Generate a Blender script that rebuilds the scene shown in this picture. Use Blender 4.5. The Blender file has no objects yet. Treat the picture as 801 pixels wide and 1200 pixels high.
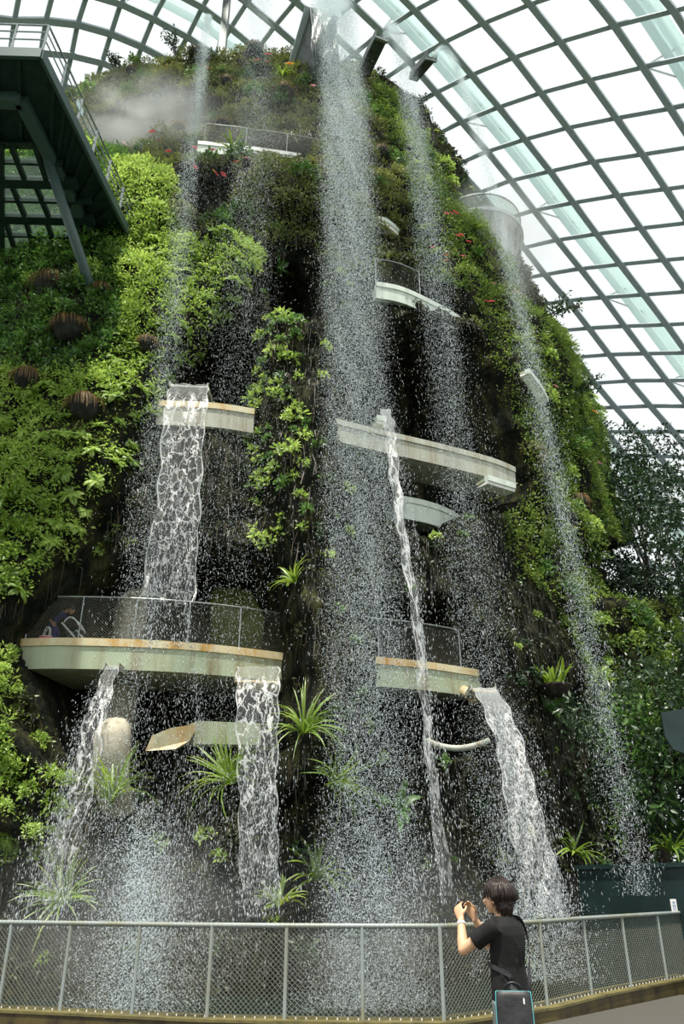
import bpy, bmesh, math, random
import numpy as np
from mathutils import Vector, Matrix

# ---------------------------------------------------------------- camera, sky, sun, exposure
F, TILT, EYE = 911.0, math.radians(25.6), 1.6
CT, ST = math.cos(TILT), math.sin(TILT)
scene = bpy.context.scene
cd = bpy.data.cameras.new('camera'); cam = bpy.data.objects.new('camera', cd)
scene.collection.objects.link(cam); scene.camera = cam
cd.sensor_fit = 'VERTICAL'; cd.sensor_height = 36.0; cd.lens = F / 1200 * 36.0
cd.clip_end = 500; cd.clip_start = .05
cam.location = (0, 0, EYE); cam.rotation_euler = (math.pi / 2 + TILT, 0, 0)

world = bpy.data.worlds.new('sky'); scene.world = world; world.use_nodes = True
bg = world.node_tree.nodes['Background']
bg.inputs[0].default_value = (.96, .99, 1.0, 1); bg.inputs[1].default_value = 1.10

sd = bpy.data.lights.new('sun', 'SUN'); sun = bpy.data.objects.new('sun', sd)
scene.collection.objects.link(sun)
sd.energy = 6.0; sd.angle = math.radians(1.2); sd.color = (1, .95, .84)
SUN_DIR = Vector((-.10, -.34, 1.0)).normalized()      # towards the sun
sun.rotation_euler = SUN_DIR.to_track_quat('Z', 'Y').to_euler(); sun.location = SUN_DIR * 90
scene.view_settings.view_transform = 'Standard'; scene.view_settings.look = 'None'
scene.view_settings.gamma = 1; scene.view_settings.exposure = 0.10
scene.view_settings.use_curve_mapping = False
scene.cycles.max_bounces = 6; scene.cycles.diffuse_bounces = 2; scene.cycles.glossy_bounces = 2
scene.cycles.transmission_bounces = 3; scene.cycles.transparent_max_bounces = 12
scene.cycles.volume_bounces = 3; scene.cycles.volume_step_rate = 2.0; scene.cycles.volume_max_steps = 48
scene.cycles.use_adaptive_sampling = True

RNG = np.random.default_rng(7); random.seed(7)
R_ = random.uniform

# ---------------------------------------------------------------- geometry helpers
def ray(px, py):
    u = (px - 400.5) / F; v = (600 - py) / F
    return u, CT - v * ST, ST + v * CT
def P(px, py, d):                                     # point of a sight line on the upright plane y = d
    a, b, c = ray(px, py); s = d / b
    return Vector((a * s, d, EYE + c * s))
def Pz(px, py, z):                                    # point of a sight line on the level plane at height z
    a, b, c = ray(px, py); s = (z - EYE) / c
    return Vector((a * s, b * s, z))
def proj(X, Y, Z):
    z = Z - EYE; dep = Y * CT + z * ST; up = -Y * ST + z * CT
    return 400.5 + F * X / dep, 600 - F * up / dep

def link(o, parent=None):
    scene.collection.objects.link(o)
    if parent is not None: o.parent = parent
    return o
def mesh_np(name, V, Fc, mats, smooth=False, mi=None):
    V = np.asarray(V, np.float32); Fc = np.asarray(Fc, np.int32)
    me = bpy.data.meshes.new(name); n = Fc.shape[1]
    me.vertices.add(len(V)); me.vertices.foreach_set('co', V.ravel())
    me.loops.add(Fc.size); me.loops.foreach_set('vertex_index', Fc.ravel())
    me.polygons.add(len(Fc)); me.polygons.foreach_set('loop_start', np.arange(0, Fc.size, n, dtype=np.int32))
    me.polygons.foreach_set('loop_total', np.full(len(Fc), n, np.int32))
    if smooth: me.polygons.foreach_set('use_smooth', np.ones(len(Fc), bool))
    if mi is not None: me.polygons.foreach_set('material_index', np.asarray(mi, np.int32))
    for m in (mats if isinstance(mats, (list, tuple)) else [mats]): me.materials.append(m)
    me.update(calc_edges=True); me.validate(); return me
def obj(name, me, parent=None, loc=None):
    o = bpy.data.objects.new(name, me); link(o, parent)
    if loc is not None: o.location = loc
    return o
def tag(o, label=None, cat=None, group=None, kind=None):
    if label: o['label'] = label
    if cat: o['category'] = cat
    if group: o['group'] = group
    if kind: o['kind'] = kind
    return o
def empty(name, loc, label, cat, group=None, kind=None, rz=0):
    o = bpy.data.objects.new(name, None); link(o); o.location = loc; o.rotation_euler = (0, 0, rz)
    return tag(o, label, cat, group, kind)

class MB:
    def __init__(s): s.v = []; s.f = []
    def add(s, vs, fs):
        b = len(s.v); s.v += [tuple(x) for x in vs]; s.f += [tuple(i + b for i in q) for q in fs]; return s
    def box(s, c, size, rot=None):
        c = Vector(c); x, y, z = [k / 2 for k in size]
        vs = [Vector((i * x, j * y, k * z)) for k in (-1, 1) for j in (-1, 1) for i in (-1, 1)]
        if rot is not None: vs = [rot @ q for q in vs]
        return s.add([q + c for q in vs], [(0, 2, 3, 1), (4, 5, 7, 6), (0, 1, 5, 4), (2, 6, 7, 3), (0, 4, 6, 2), (1, 3, 7, 5)])
    def bar(s, a, b, w, h, up=(0, 0, 1)):
        a = Vector(a); b = Vector(b); d = (b - a).normalized(); up = Vector(up)
        r = d.cross(up)
        r = r.normalized() if r.length > 1e-4 else d.orthogonal().normalized()
        u = r.cross(d).normalized()
        vs = [p + r * i * w / 2 + u * j * h / 2 for p in (a, b) for i, j in ((-1, -1), (1, -1), (1, 1), (-1, 1))]
        return s.add(vs, [(0, 1, 2, 3), (7, 6, 5, 4), (0, 4, 5, 1), (1, 5, 6, 2), (2, 6, 7, 3), (3, 7, 4, 0)])
    def tube(s, pts, r, n=8, cap=True):
        pts = [Vector(p) for p in pts]; rs = r if isinstance(r, (list, tuple)) else [r] * len(pts)
        b = len(s.v); prev = None
        for i, p in enumerate(pts):
            d = (pts[min(i + 1, len(pts) - 1)] - pts[max(i - 1, 0)]).normalized()
            if prev is None: prev = d.orthogonal().normalized()
            e = (prev - d * prev.dot(d)).normalized(); prev = e; g = d.cross(e)
            for k in range(n):
                a = 2 * math.pi * k / n
                s.v.append(tuple(p + (e * math.cos(a) + g * math.sin(a)) * rs[i]))
        for i in range(len(pts) - 1):
            for k in range(n):
                s.f.append((b + i * n + k, b + i * n + (k + 1) % n, b + (i + 1) * n + (k + 1) % n, b + (i + 1) * n + k))
        if cap:
            s.f.append(tuple(b + k for k in reversed(range(n)))); m = b + (len(pts) - 1) * n
            s.f.append(tuple(m + k for k in range(n)))
        return s
    def sweep(s, pts, sec):                            # sec: list of (sideways outward, up) offsets; closed section swept along a level path
        pts = [Vector(p) for p in pts]; n = len(sec); b = len(s.v)
        for i, p in enumerate(pts):
            d = (pts[min(i + 1, len(pts) - 1)] - pts[max(i - 1, 0)]); d.z = 0; d.normalize()
            o = Vector((d.y, -d.x, 0))                 # right of travel
            for a, u in sec: s.v.append(tuple(p + o * a + Vector((0, 0, u))))
        for i in range(len(pts) - 1):
            for k in range(n):
                s.f.append((b + i * n + k, b + i * n + (k + 1) % n, b + (i + 1) * n + (k + 1) % n, b + (i + 1) * n + k))
        s.f.append(tuple(b + k for k in reversed(range(n)))); m = b + (len(pts) - 1) * n
        s.f.append(tuple(m + k for k in range(n)))
        return s
    def loft(s, secs, n=20):                           # secs: (centre, axis a, axis b)
        b = len(s.v)
        for c, a, e in secs:
            c = Vector(c); a = Vector(a); e = Vector(e)
            for k in range(n):
                t = 2 * math.pi * k / n; s.v.append(tuple(c + a * math.cos(t) + e * math.sin(t)))
        for i in range(len(secs) - 1):
            for k in range(n):
                s.f.append((b + i * n + k, b + i * n + (k + 1) % n, b + (i + 1) * n + (k + 1) % n, b + (i + 1) * n + k))
        s.f.append(tuple(b + k for k in reversed(range(n)))); m = b + (len(secs) - 1) * n
        s.f.append(tuple(m + k for k in range(n)))
        return s
    def ball(s, c, r, n=12, m=8, rot=None):
        r = (r, r, r) if not isinstance(r, (list, tuple)) else r; c = Vector(c); b = len(s.v)
        for i in range(m + 1):
            ph = math.pi * i / m
            for k in range(n):
                t = 2 * math.pi * k / n
                q = Vector((r[0] * math.sin(ph) * math.cos(t), r[1] * math.sin(ph) * math.sin(t), r[2] * math.cos(ph)))
                if rot is not None: q = rot @ q
                s.v.append(tuple(c + q))
        for i in range(m):
            for k in range(n):
                s.f.append((b + i * n + k, b + (i + 1) * n + k, b + (i + 1) * n + (k + 1) % n, b + i * n + (k + 1) % n))
        return s
    def mesh(s, name, mat, smooth=False):
        me = bpy.data.meshes.new(name); me.from_pydata(s.v, [], s.f)
        if smooth: me.polygons.foreach_set('use_smooth', [True] * len(me.polygons))
        me.materials.append(mat); me.update(); return me
    def build(s, name, mat, parent=None, smooth=False, origin=None):
        if origin is not None:
            o = Vector(origin); s.v = [tuple(Vector(q) - o) for q in s.v]
        ob = obj(name, s.mesh(name, mat, smooth), parent, origin)
        return ob
def catmull(pts, n=6):
    pts = [Vector(p) for p in pts]; out = []
    for i in range(len(pts) - 1):
        p0, p1, p2, p3 = pts[max(i - 1, 0)], pts[i], pts[i + 1], pts[min(i + 2, len(pts) - 1)]
        for k in range(n):
            t = k / n
            out.append(.5 * ((2 * p1) + (p2 - p0) * t + (2 * p0 - 5 * p1 + 4 * p2 - p3) * t * t + (3 * p1 - p0 - 3 * p2 + p3) * t ** 3))
    out.append(pts[-1]); return out

# ---------------------------------------------------------------- materials
def nt(name):
    m = bpy.data.materials.new(name); m.use_nodes = True; t = m.node_tree; t.nodes.clear()
    return m, t, t.nodes.new, t.links.new
def srgb(r, g, b): return tuple(((c / 255) / 12.92 if c <= 10 else ((c / 255 + .055) / 1.055) ** 2.4) for c in (r, g, b)) + (1,)
def ramp_node(N, stops, interp='LINEAR'):
    r = N('ShaderNodeValToRGB'); r.color_ramp.interpolation = interp
    while len(r.color_ramp.elements) < len(stops): r.color_ramp.elements.new(.5)
    for e, (p, c) in zip(r.color_ramp.elements, stops): e.position = p; e.color = c if len(c) == 4 else (*c, 1)
    return r
def noise_mat(name, stops, scale=3, rough=.7, metal=0, bump=.3, detail=6, coord='Object', stretch=(1, 1, 1), spec=.4, bscale=None, bdist=.03):
    m, t, N, L = nt(name)
    out = N('ShaderNodeOutputMaterial'); b = N('ShaderNodeBsdfPrincipled'); tc = N('ShaderNodeTexCoord'); mp = N('ShaderNodeMapping')
    mp.inputs['Scale'].default_value = stretch; L(tc.outputs[coord], mp.inputs[0])
    n = N('ShaderNodeTexNoise'); n.inputs['Scale'].default_value = scale; n.inputs['Detail'].default_value = detail; L(mp.outputs[0], n.inputs[0])
    r = ramp_node(N, stops); L(n.outputs[0], r.inputs[0]); L(r.outputs[0], b.inputs['Base Color'])
    b.inputs['Roughness'].default_value = rough; b.inputs['Metallic'].default_value = metal; b.inputs['Specular IOR Level'].default_value = spec
    if bump:
        n2 = N('ShaderNodeTexNoise'); n2.inputs['Scale'].default_value = bscale or scale * 4; n2.inputs['Detail'].default_value = 4; L(mp.outputs[0], n2.inputs[0])
        bp = N('ShaderNodeBump'); bp.inputs['Strength'].default_value = bump; bp.inputs['Distance'].default_value = bdist
        L(n2.outputs[0], bp.inputs['Height']); L(bp.outputs[0], b.inputs['Normal'])
    L(b.outputs[0], out.inputs[0]); return m
def plain(name, col, rough=.6, metal=0, spec=.4):
    c = np.array(col[:3]); return noise_mat(name, [(.3, tuple(c * .88)), (.7, tuple(c * 1.08))], 6, rough, metal, 0, 3, spec=spec)
def leaf_mat(name, stops, trans=.35, gloss=.06, patch=.35, pscale=.55, rough=.45):
    """leaf colours vary from leaf to leaf (islands), from plant to plant (object random) and in broad patches"""
    m, t, N, L = nt(name)
    out = N('ShaderNodeOutputMaterial'); g = N('ShaderNodeNewGeometry'); oi = N('ShaderNodeObjectInfo')
    n = N('ShaderNodeTexNoise'); n.inputs['Scale'].default_value = pscale; n.inputs['Detail'].default_value = 3; L(g.outputs['Position'], n.inputs[0])
    def mth(op, a, b):
        k = N('ShaderNodeMath'); k.operation = op
        for i, q in enumerate((a, b)):
            if isinstance(q, (int, float)): k.inputs[i].default_value = q
            else: L(q, k.inputs[i])
        return k.outputs[0]
    s = mth('ADD', mth('MULTIPLY', g.outputs['Random Per Island'], .40), mth('MULTIPLY', oi.outputs['Random'], .22))
    pn = mth('MULTIPLY', mth('SUBTRACT', n.outputs[0], .5), patch * 3.2)
    s = mth('ADD', mth('ADD', s, .19), pn)
    r = ramp_node(N, stops); L(s, r.inputs[0])
    d = N('ShaderNodeBsdfDiffuse'); tr = N('ShaderNodeBsdfTranslucent'); gl = N('ShaderNodeBsdfGlossy'); gl.inputs['Roughness'].default_value = rough
    L(r.outputs[0], d.inputs[0])
    hs = N('ShaderNodeHueSaturation'); hs.inputs['Hue'].default_value = .485; hs.inputs['Saturation'].default_value = .95; hs.inputs['Value'].default_value = 1.5
    L(r.outputs[0], hs.inputs['Color']); L(hs.outputs[0], tr.inputs[0])
    mx = N('ShaderNodeMixShader'); mx.inputs[0].default_value = trans; L(d.outputs[0], mx.inputs[1]); L(tr.outputs[0], mx.inputs[2])
    m2 = N('ShaderNodeMixShader'); m2.inputs[0].default_value = gloss; L(mx.outputs[0], m2.inputs[1]); L(gl.outputs[0], m2.inputs[2])
    L(m2.outputs[0], out.inputs[0]); return m

M = {}
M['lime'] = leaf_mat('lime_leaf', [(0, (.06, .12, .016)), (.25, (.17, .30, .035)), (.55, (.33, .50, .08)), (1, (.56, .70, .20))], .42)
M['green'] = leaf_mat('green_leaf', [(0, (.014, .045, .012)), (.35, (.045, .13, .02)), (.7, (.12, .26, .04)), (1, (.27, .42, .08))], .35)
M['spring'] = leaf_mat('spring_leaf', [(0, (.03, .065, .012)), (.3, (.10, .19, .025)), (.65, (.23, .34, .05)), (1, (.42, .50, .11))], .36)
M['olive'] = leaf_mat('olive_leaf', [(0, (.04, .045, .016)), (.35, (.09, .13, .03)), (.7, (.21, .25, .055)), (1, (.38, .30, .11))], .3)
M['dark'] = leaf_mat('dark_leaf', [(0, (.004, .014, .006)), (.4, (.012, .040, .012)), (.8, (.035, .085, .02)), (1, (.08, .13, .03))], .2, .08)
M['wallmoss'] = leaf_mat('wall_moss_leaf', [(0, (.012, .016, .007)), (.5, (.03, .04, .014)), (.8, (.06, .08, .02)), (1, (.14, .18, .03))], .25, .05)
M['straw'] = leaf_mat('straw_fibre', [(0, (.04, .025, .012)), (.5, (.13, .085, .035)), (1, (.30, .21, .09))], .2, .02)
M['root'] = leaf_mat('hanging_root', [(0, (.008, .007, .006)), (.5, (.03, .025, .017)), (1, (.09, .07, .045))], .1, .05)
M['red'] = leaf_mat('red_petal', [(0, (.35, .02, .02)), (.5, (.65, .06, .06)), (1, (.85, .22, .18))], .3)
M['pink'] = leaf_mat('pink_petal', [(0, (.55, .12, .18)), (1, (.85, .4, .45))], .3)
M['orange'] = leaf_mat('orange_petal', [(0, (.6, .2, .02)), (1, (.85, .5, .05))], .3)
M['strap'] = leaf_mat('strap_leaf', [(0, (.05, .12, .01)), (.5, (.17, .30, .02)), (1, (.40, .50, .06))], .4, .08)
M['soil'] = noise_mat('peat_ball', [(.35, (.006, .008, .007)), (.7, (.03, .03, .022))], 5, .9, 0, .6)
M['bark'] = noise_mat('bark', [(.35, (.012, .010, .008)), (.7, (.06, .045, .03))], 6, .9, 0, .6, stretch=(1, 1, .3))
M['fascia'] = None

# ---- rock, concrete, metal, glass, water
def rock_mat():
    m, t, N, L = nt('root_covered_wall')
    out = N('ShaderNodeOutputMaterial'); b = N('ShaderNodeBsdfPrincipled'); g = N('ShaderNodeNewGeometry')
    mp = N('ShaderNodeMapping'); mp.inputs['Scale'].default_value = (1, 1, .35); L(g.outputs['Position'], mp.inputs[0])
    n = N('ShaderNodeTexNoise'); n.inputs['Scale'].default_value = 2.6; n.inputs['Detail'].default_value = 10; n.inputs['Roughness'].default_value = .7; L(mp.outputs[0], n.inputs[0])
    r = ramp_node(N, [(.30, (.002, .0035, .003)), (.47, (.009, .011, .008)), (.57, (.026, .026, .014)), (.68, (.06, .062, .022)), (.82, (.12, .13, .04))]); L(n.outputs[0], r.inputs[0])
    L(r.outputs[0], b.inputs['Base Color']); b.inputs['Roughness'].default_value = .9; b.inputs['Specular IOR Level'].default_value = .08
    n2 = N('ShaderNodeTexNoise'); n2.inputs['Scale'].default_value = 9; n2.inputs['Detail'].default_value = 5; L(mp.outputs[0], n2.inputs[0])
    bp = N('ShaderNodeBump'); bp.inputs['Strength'].default_value = .9; bp.inputs['Distance'].default_value = .12
    L(n2.outputs[0], bp.inputs['Height']); L(bp.outputs[0], b.inputs['Normal']); L(b.outputs[0], out.inputs[0]); return m
def stained(name, base, rust, thr=.55, rough=.6, scale=2.2, stretch=(1.4, 1.4, .12)):
    m, t, N, L = nt(name)
    out = N('ShaderNodeOutputMaterial'); b = N('ShaderNodeBsdfPrincipled'); g = N('ShaderNodeNewGeometry')
    mp = N('ShaderNodeMapping'); mp.inputs['Scale'].default_value = stretch; L(g.outputs['Position'], mp.inputs[0])
    n = N('ShaderNodeTexNoise'); n.inputs['Scale'].default_value = scale; n.inputs['Detail'].default_value = 7; n.inputs['Roughness'].default_value = .65; L(mp.outputs[0], n.inputs[0])
    r = ramp_node(N, [(thr - .16, base), (thr, tuple((np.array(base) * .6 + np.array(rust) * .4))), (thr + .12, rust), (thr + .25, tuple(np.array(rust) * .45))]); L(n.outputs[0], r.inputs[0])
    L(r.outputs[0], b.inputs['Base Color']); b.inputs['Roughness'].default_value = rough; L(b.outputs[0], out.inputs[0]); return m
M['rock'] = rock_mat()
M['fascia'] = stained('stained_green_concrete', (.36, .42, .29), (.20, .13, .05), .60)
M['edge'] = stained('rust_stained_rim', (.58, .54, .36), (.48, .27, .05), .52, .5, 2.0, (1, 1, .3))
M['fascia_grey'] = stained('stained_pale_concrete', (.42, .44, .38), (.22, .17, .09), .56)
M['white_conc'] = stained('weathered_white_concrete', (.62, .68, .62), (.30, .36, .30), .62)
M['col_conc'] = stained('column_concrete', (.50, .46, .36), (.26, .22, .15), .55, .8)
M['cave_green'] = stained('algae_green_wall', (.10, .13, .02), (.16, .19, .04), .55, .8, 1.2, (1, 1, .6))
M['steel'] = noise_mat('galvanised_steel', [(.3, (.22, .25, .25)), (.7, (.38, .41, .40))], 8, .38, .75, 0)
M['mossy_steel'] = stained('algae_stained_steel', (.27, .31, .31), (.20, .19, .08), .60, .45, 1.6, (1, 1, .8))
M['wire'] = plain('fence_wire', (.20, .21, .18), .5, .3)
M['wire_dark'] = plain('stainless_wire', (.17, .18, .15), .5, .3)
M['dome_steel'] = plain('grey_green_dome_steel', (.32, .37, .42), .45, .0)

M['walk_dark'] = noise_mat('dark_teal_walkway_steel', [(.3, (.010, .024, .024)), (.7, (.022, .048, .046))], 4, .5, .2, .2)
M['walk_edge'] = plain('painted_walkway_edge', (.055, .095, .095), .45)
M['chute'] = noise_mat('dark_grey_chute_steel', [(.3, (.05, .06, .06)), (.7, (.11, .13, .125))], 3, .4, .4, .1)
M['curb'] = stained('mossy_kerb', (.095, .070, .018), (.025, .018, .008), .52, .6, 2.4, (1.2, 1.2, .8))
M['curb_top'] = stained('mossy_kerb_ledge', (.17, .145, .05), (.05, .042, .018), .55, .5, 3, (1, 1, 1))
M['asphalt'] = noise_mat('asphalt', [(.3, (.045, .043, .036)), (.7, (.10, .095, .08))], 60, .85, 0, .3)
M['teal_wall'] = noise_mat('dark_teal_wall', [(.3, (.006, .018, .018)), (.7, (.014, .036, .036))], 2, .5, 0, .1)
M['pool'] = noise_mat('dark_pool_water', [(.3, (.008, .016, .014)), (.7, (.02, .034, .03))], 3, .12, 0, .5, spec=.5)
M['ground_out'] = noise_mat('outside_lawn', [(.3, (.04, .07, .02)), (.7, (.08, .12, .04))], .3, .9, 0, 0)
M['white'] = plain('white_enamel', (.8, .8, .78), .4)
def glass_mat(name, tint, gl=.06, body=.0, bodycol=(.8, .9, .9)):
    m, t, N, L = nt(name)
    out = N('ShaderNodeOutputMaterial'); tr = N('ShaderNodeBsdfTransparent'); tr.inputs[0].default_value = (*tint, 1)
    g = N('ShaderNodeBsdfGlossy'); g.inputs['Roughness'].default_value = .03; g.inputs[0].default_value = (1, 1, 1, 1)
    mx = N('ShaderNodeMixShader'); mx.inputs[0].default_value = gl; L(tr.outputs[0], mx.inputs[1]); L(g.outputs[0], mx.inputs[2]); s = mx
    if body:
        d = N('ShaderNodeBsdfTranslucent'); d.inputs[0].default_value = (*bodycol, 1); d2 = N('ShaderNodeBsdfDiffuse'); d2.inputs[0].default_value = (*bodycol, 1)
        q = N('ShaderNodeMixShader'); q.inputs[0].default_value = .5; L(d.outputs[0], q.inputs[1]); L(d2.outputs[0], q.inputs[2])
        s = N('ShaderNodeMixShader'); s.inputs[0].default_value = body; L(mx.outputs[0], s.inputs[1]); L(q.outputs[0], s.inputs[2])
    L(s.outputs[0], out.inputs[0]); return m
M['glass'] = glass_mat('roof_glass', (.97, .985, .98), .03)
M['mesh_glass'] = glass_mat('hazy_floor_glass', (.72, .80, .76), .04, .10, (.4, .5, .45))
def drop_mat(name, c=(.90, .94, .97), k=.30, tp=0.0):
    m, t, N, L = nt(name)
    out = N('ShaderNodeOutputMaterial'); d = N('ShaderNodeBsdfDiffuse'); d.inputs[0].default_value = (*c, 1)
    tr = N('ShaderNodeBsdfTranslucent'); tr.inputs[0].default_value = (*c, 1)
    mx = N('ShaderNodeMixShader'); mx.inputs[0].default_value = k; L(d.outputs[0], mx.inputs[1]); L(tr.outputs[0], mx.inputs[2]); s = mx
    if tp:
        q = N('ShaderNodeBsdfTransparent'); s = N('ShaderNodeMixShader'); s.inputs[0].default_value = tp
        L(mx.outputs[0], s.inputs[1]); L(q.outputs[0], s.inputs[2])
    L(s.outputs[0], out.inputs[0]); return m
M['arch_steel'] = drop_mat('pale_teal_frosted_arch', (.86, .95, .94), .62)
M['drop'] = drop_mat('falling_water_drops', (.78, .83, .87), .45)
M['spray'] = drop_mat('fine_spray', (.80, .90, .95), .45, .45)
def sheet_mat(name, scale, sz, line, base=.10, clear_at=.85):
    """clear water sheet: net of foam strands (cell edges), clear film between; v runs down the sheet"""
    m, t, N, L = nt(name)
    out = N('ShaderNodeOutputMaterial'); uv = N('ShaderNodeUVMap'); mp = N('ShaderNodeMapping'); mp.inputs['Scale'].default_value = (scale, sz, 1)
    L(uv.outputs[0], mp.inputs[0])
    nz = N('ShaderNodeTexNoise'); nz.inputs['Scale'].default_value = 1.5; nz.inputs['Detail'].default_value = 4; L(mp.outputs[0], nz.inputs[0])
    ad = N('ShaderNodeVectorMath'); ad.operation = 'MULTIPLY_ADD'; ad.inputs[1].default_value = (1.7, 1.7, 0); L(nz.outputs['Color'], ad.inputs[0]); L(mp.outputs[0], ad.inputs[2])
    vo = N('ShaderNodeTexVoronoi'); vo.feature = 'DISTANCE_TO_EDGE'; vo.voronoi_dimensions = '2D'; vo.inputs['Scale'].default_value = 1; L(ad.outputs[0], vo.inputs[0])
    r = ramp_node(N, [(0, (1, 1, 1)), (line, (.75, .75, .75)), (line * 2.0, (0, 0, 0))]); L(vo.outputs['Distance'], r.inputs[0])
    sep = N('ShaderNodeSeparateXYZ'); L(uv.outputs[0], sep.inputs[0])
    rv = ramp_node(N, [(.0, (.06,) * 3), (.12, (.35,) * 3), (.25, (1,) * 3), (1, (1,) * 3)]); L(sep.outputs[1], rv.inputs[0])
    mu = N('ShaderNodeMath'); mu.operation = 'MULTIPLY'; L(r.outputs[0], mu.inputs[0]); L(rv.outputs[0], mu.inputs[1])
    # edges of the sheet are bright
    ab = N('ShaderNodeMath'); ab.operation = 'SUBTRACT'; ab.inputs[1].default_value = .5; L(sep.outputs[0], ab.inputs[0])
    a2 = N('ShaderNodeMath'); a2.operation = 'ABSOLUTE'; L(ab.outputs[0], a2.inputs[0])
    re = ramp_node(N, [(.465, (0, 0, 0)), (.495, (.9, .9, .9))]); L(a2.outputs[0], re.inputs[0])
    mxm = N('ShaderNodeMath'); mxm.operation = 'MAXIMUM'; L(mu.outputs[0], mxm.inputs[0]); L(re.outputs[0], mxm.inputs[1])
    # film body where the sheet is unbroken (top)
    rf = ramp_node(N, [(0, (base * 3,) * 3), (.3, (base,) * 3), (1, (base * .4,) * 3)]); L(sep.outputs[1], rf.inputs[0])
    mx2 = N('ShaderNodeMath'); mx2.operation = 'MAXIMUM'; L(mxm.outputs[0], mx2.inputs[0]); L(rf.outputs[0], mx2.inputs[1])
    rt = ramp_node(N, [(.6, (1,) * 3), (1, (.25,) * 3)]); L(sep.outputs[1], rt.inputs[0])
    m3 = N('ShaderNodeMath'); m3.operation = 'MULTIPLY'; L(mx2.outputs[0], m3.inputs[0]); L(rt.outputs[0], m3.inputs[1])
    d = N('ShaderNodeBsdfDiffuse'); d.inputs[0].default_value = (.92, .95, .97, 1); tl = N('ShaderNodeBsdfTranslucent'); tl.inputs[0].default_value = (.92, .95, .97, 1)
    q = N('ShaderNodeMixShader'); q.inputs[0].default_value = .45; L(d.outputs[0], q.inputs[1]); L(tl.outputs[0], q.inputs[2])
    tr = N('ShaderNodeBsdfTransparent'); g = N('ShaderNodeBsdfGlossy'); g.inputs['Roughness'].default_value = .25
    bp = N('ShaderNodeBump'); bp.inputs['Strength'].default_value = .7; bp.inputs['Distance'].default_value = .05; L(nz.outputs[0], bp.inputs['Height']); L(bp.outputs[0], g.inputs['Normal'])
    k = N('ShaderNodeMixShader'); k.inputs[0].default_value = .05; L(tr.outputs[0], k.inputs[1]); L(g.outputs[0], k.inputs[2])
    f = N('ShaderNodeMixShader'); L(m3.outputs[0], f.inputs[0]); L(k.outputs[0], f.inputs[1]); L(q.outputs[0], f.inputs[2])
    L(f.outputs[0], out.inputs[0]); return m

# ---------------------------------------------------------------- the planted mountain
def pip(poly, X, Y):
    c = np.zeros(X.shape, bool); n = len(poly)
    for i in range(n):
        (x1, y1), (x2, y2) = poly[i], poly[(i + 1) % n]
        k = ((y1 > Y) != (y2 > Y)) & (X < (x2 - x1) * (Y - y1) / ((y2 - y1) or 1e-9) + x1)
        c ^= k
    return c
def pdist(poly, X, Y):                                 # signed distance, inside positive
    d = np.full(X.shape, 1e9)
    for i in range(len(poly)):
        (x1, y1), (x2, y2) = poly[i], poly[(i + 1) % len(poly)]
        dx, dy = x2 - x1, y2 - y1; t = np.clip(((X - x1) * dx + (Y - y1) * dy) / (dx * dx + dy * dy + 1e-9), 0, 1)
        d = np.minimum(d, np.hypot(X - x1 - t * dx, Y - y1 - t * dy))
    return np.where(pip(poly, X, Y), d, -d)

ZK = np.array([-1, 0, 4, 7.25, 11, 14.5, 18, 21.5, 25, 28, 31, 34, 37, 39.5])
DK = np.array([18.0, 18.2, 18.8, 19.3, 19.6, 19.9, 20.3, 20.8, 21.5, 22.1, 22.8, 23.6, 24.4, 25.3])
YC = 38.0; ZC = 39.0
def CX(z): return np.interp(z, [0, 20, 37], [-7.5, -6.0, -4.6])
RT = [(20, 424), (60, 425), (95, 433), (120, 440), (170, 503), (210, 526), (260, 558), (350, 606), (400, 643), (480, 684), (560, 708), (620, 716), (700, 730), (800, 760), (900, 768), (1000, 748), (1300, 720)]
LT = [(20, 240), (40, 212), (70, 140), (100, 100), (150, 72), (200, 50), (260, 15), (320, -50), (420, -130), (600, -260), (1300, -420)]
def rad_levels():
    th = np.linspace(.15, math.pi / 2 + .5, 60); aR, aL = [], []
    for z, D in zip(ZK, DK):
        cx = CX(z); b = YC - D; res = []
        for sgn, tab in ((1, RT), (-1, LT)):
            lo, hi = .5, 60
            for _ in range(40):
                a = (lo + hi) / 2
                px, py = proj(cx + sgn * a * np.sin(th), YC - b * np.cos(th), np.full(th.shape, z))
                k = np.argmax(px * sgn); tx = np.interp(py[k], [q[0] for q in tab], [q[1] for q in tab])
                if px[k] * sgn < tx * sgn: lo = a
                else: hi = a
            res.append(a)
        aR.append(res[0]); aL.append(res[1])
    return np.array(aR), np.array(aL)
AR, AL = rad_levels()
print('AR', AR.round(1), 'AL', AL.round(1))
AL = np.minimum(AL, 24)
def snoise(X, Y, Z, f, seed=0):
    r = np.random.default_rng(seed); s = 0
    for k in range(9):
        w = r.normal(size=3); w /= np.linalg.norm(w); ff = f * (0.6 + 1.2 * r.random())
        s = s + np.sin((X * w[0] + Y * w[1] + Z * w[2]) * ff + r.random() * 6.28)
    return s / 9 * 1.6
def base_surf(TH, Z):
    Zc = np.minimum(Z, 39.5)
    b = YC - np.interp(Zc, ZK, DK); aR = np.interp(Zc, ZK, AR); aL = np.interp(Zc, ZK, AL); cx = CX(Zc)
    cap = np.sqrt(np.clip(1 - ((Z - ZC) / 1.8) ** 2, 0, 1)); cap = np.where(Z > ZC, cap, 1.0)
    a = np.where(TH > 0, aR, aL) * cap; b = b * cap
    return cx + a * np.sin(TH), YC - b * np.cos(TH), Z
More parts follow.
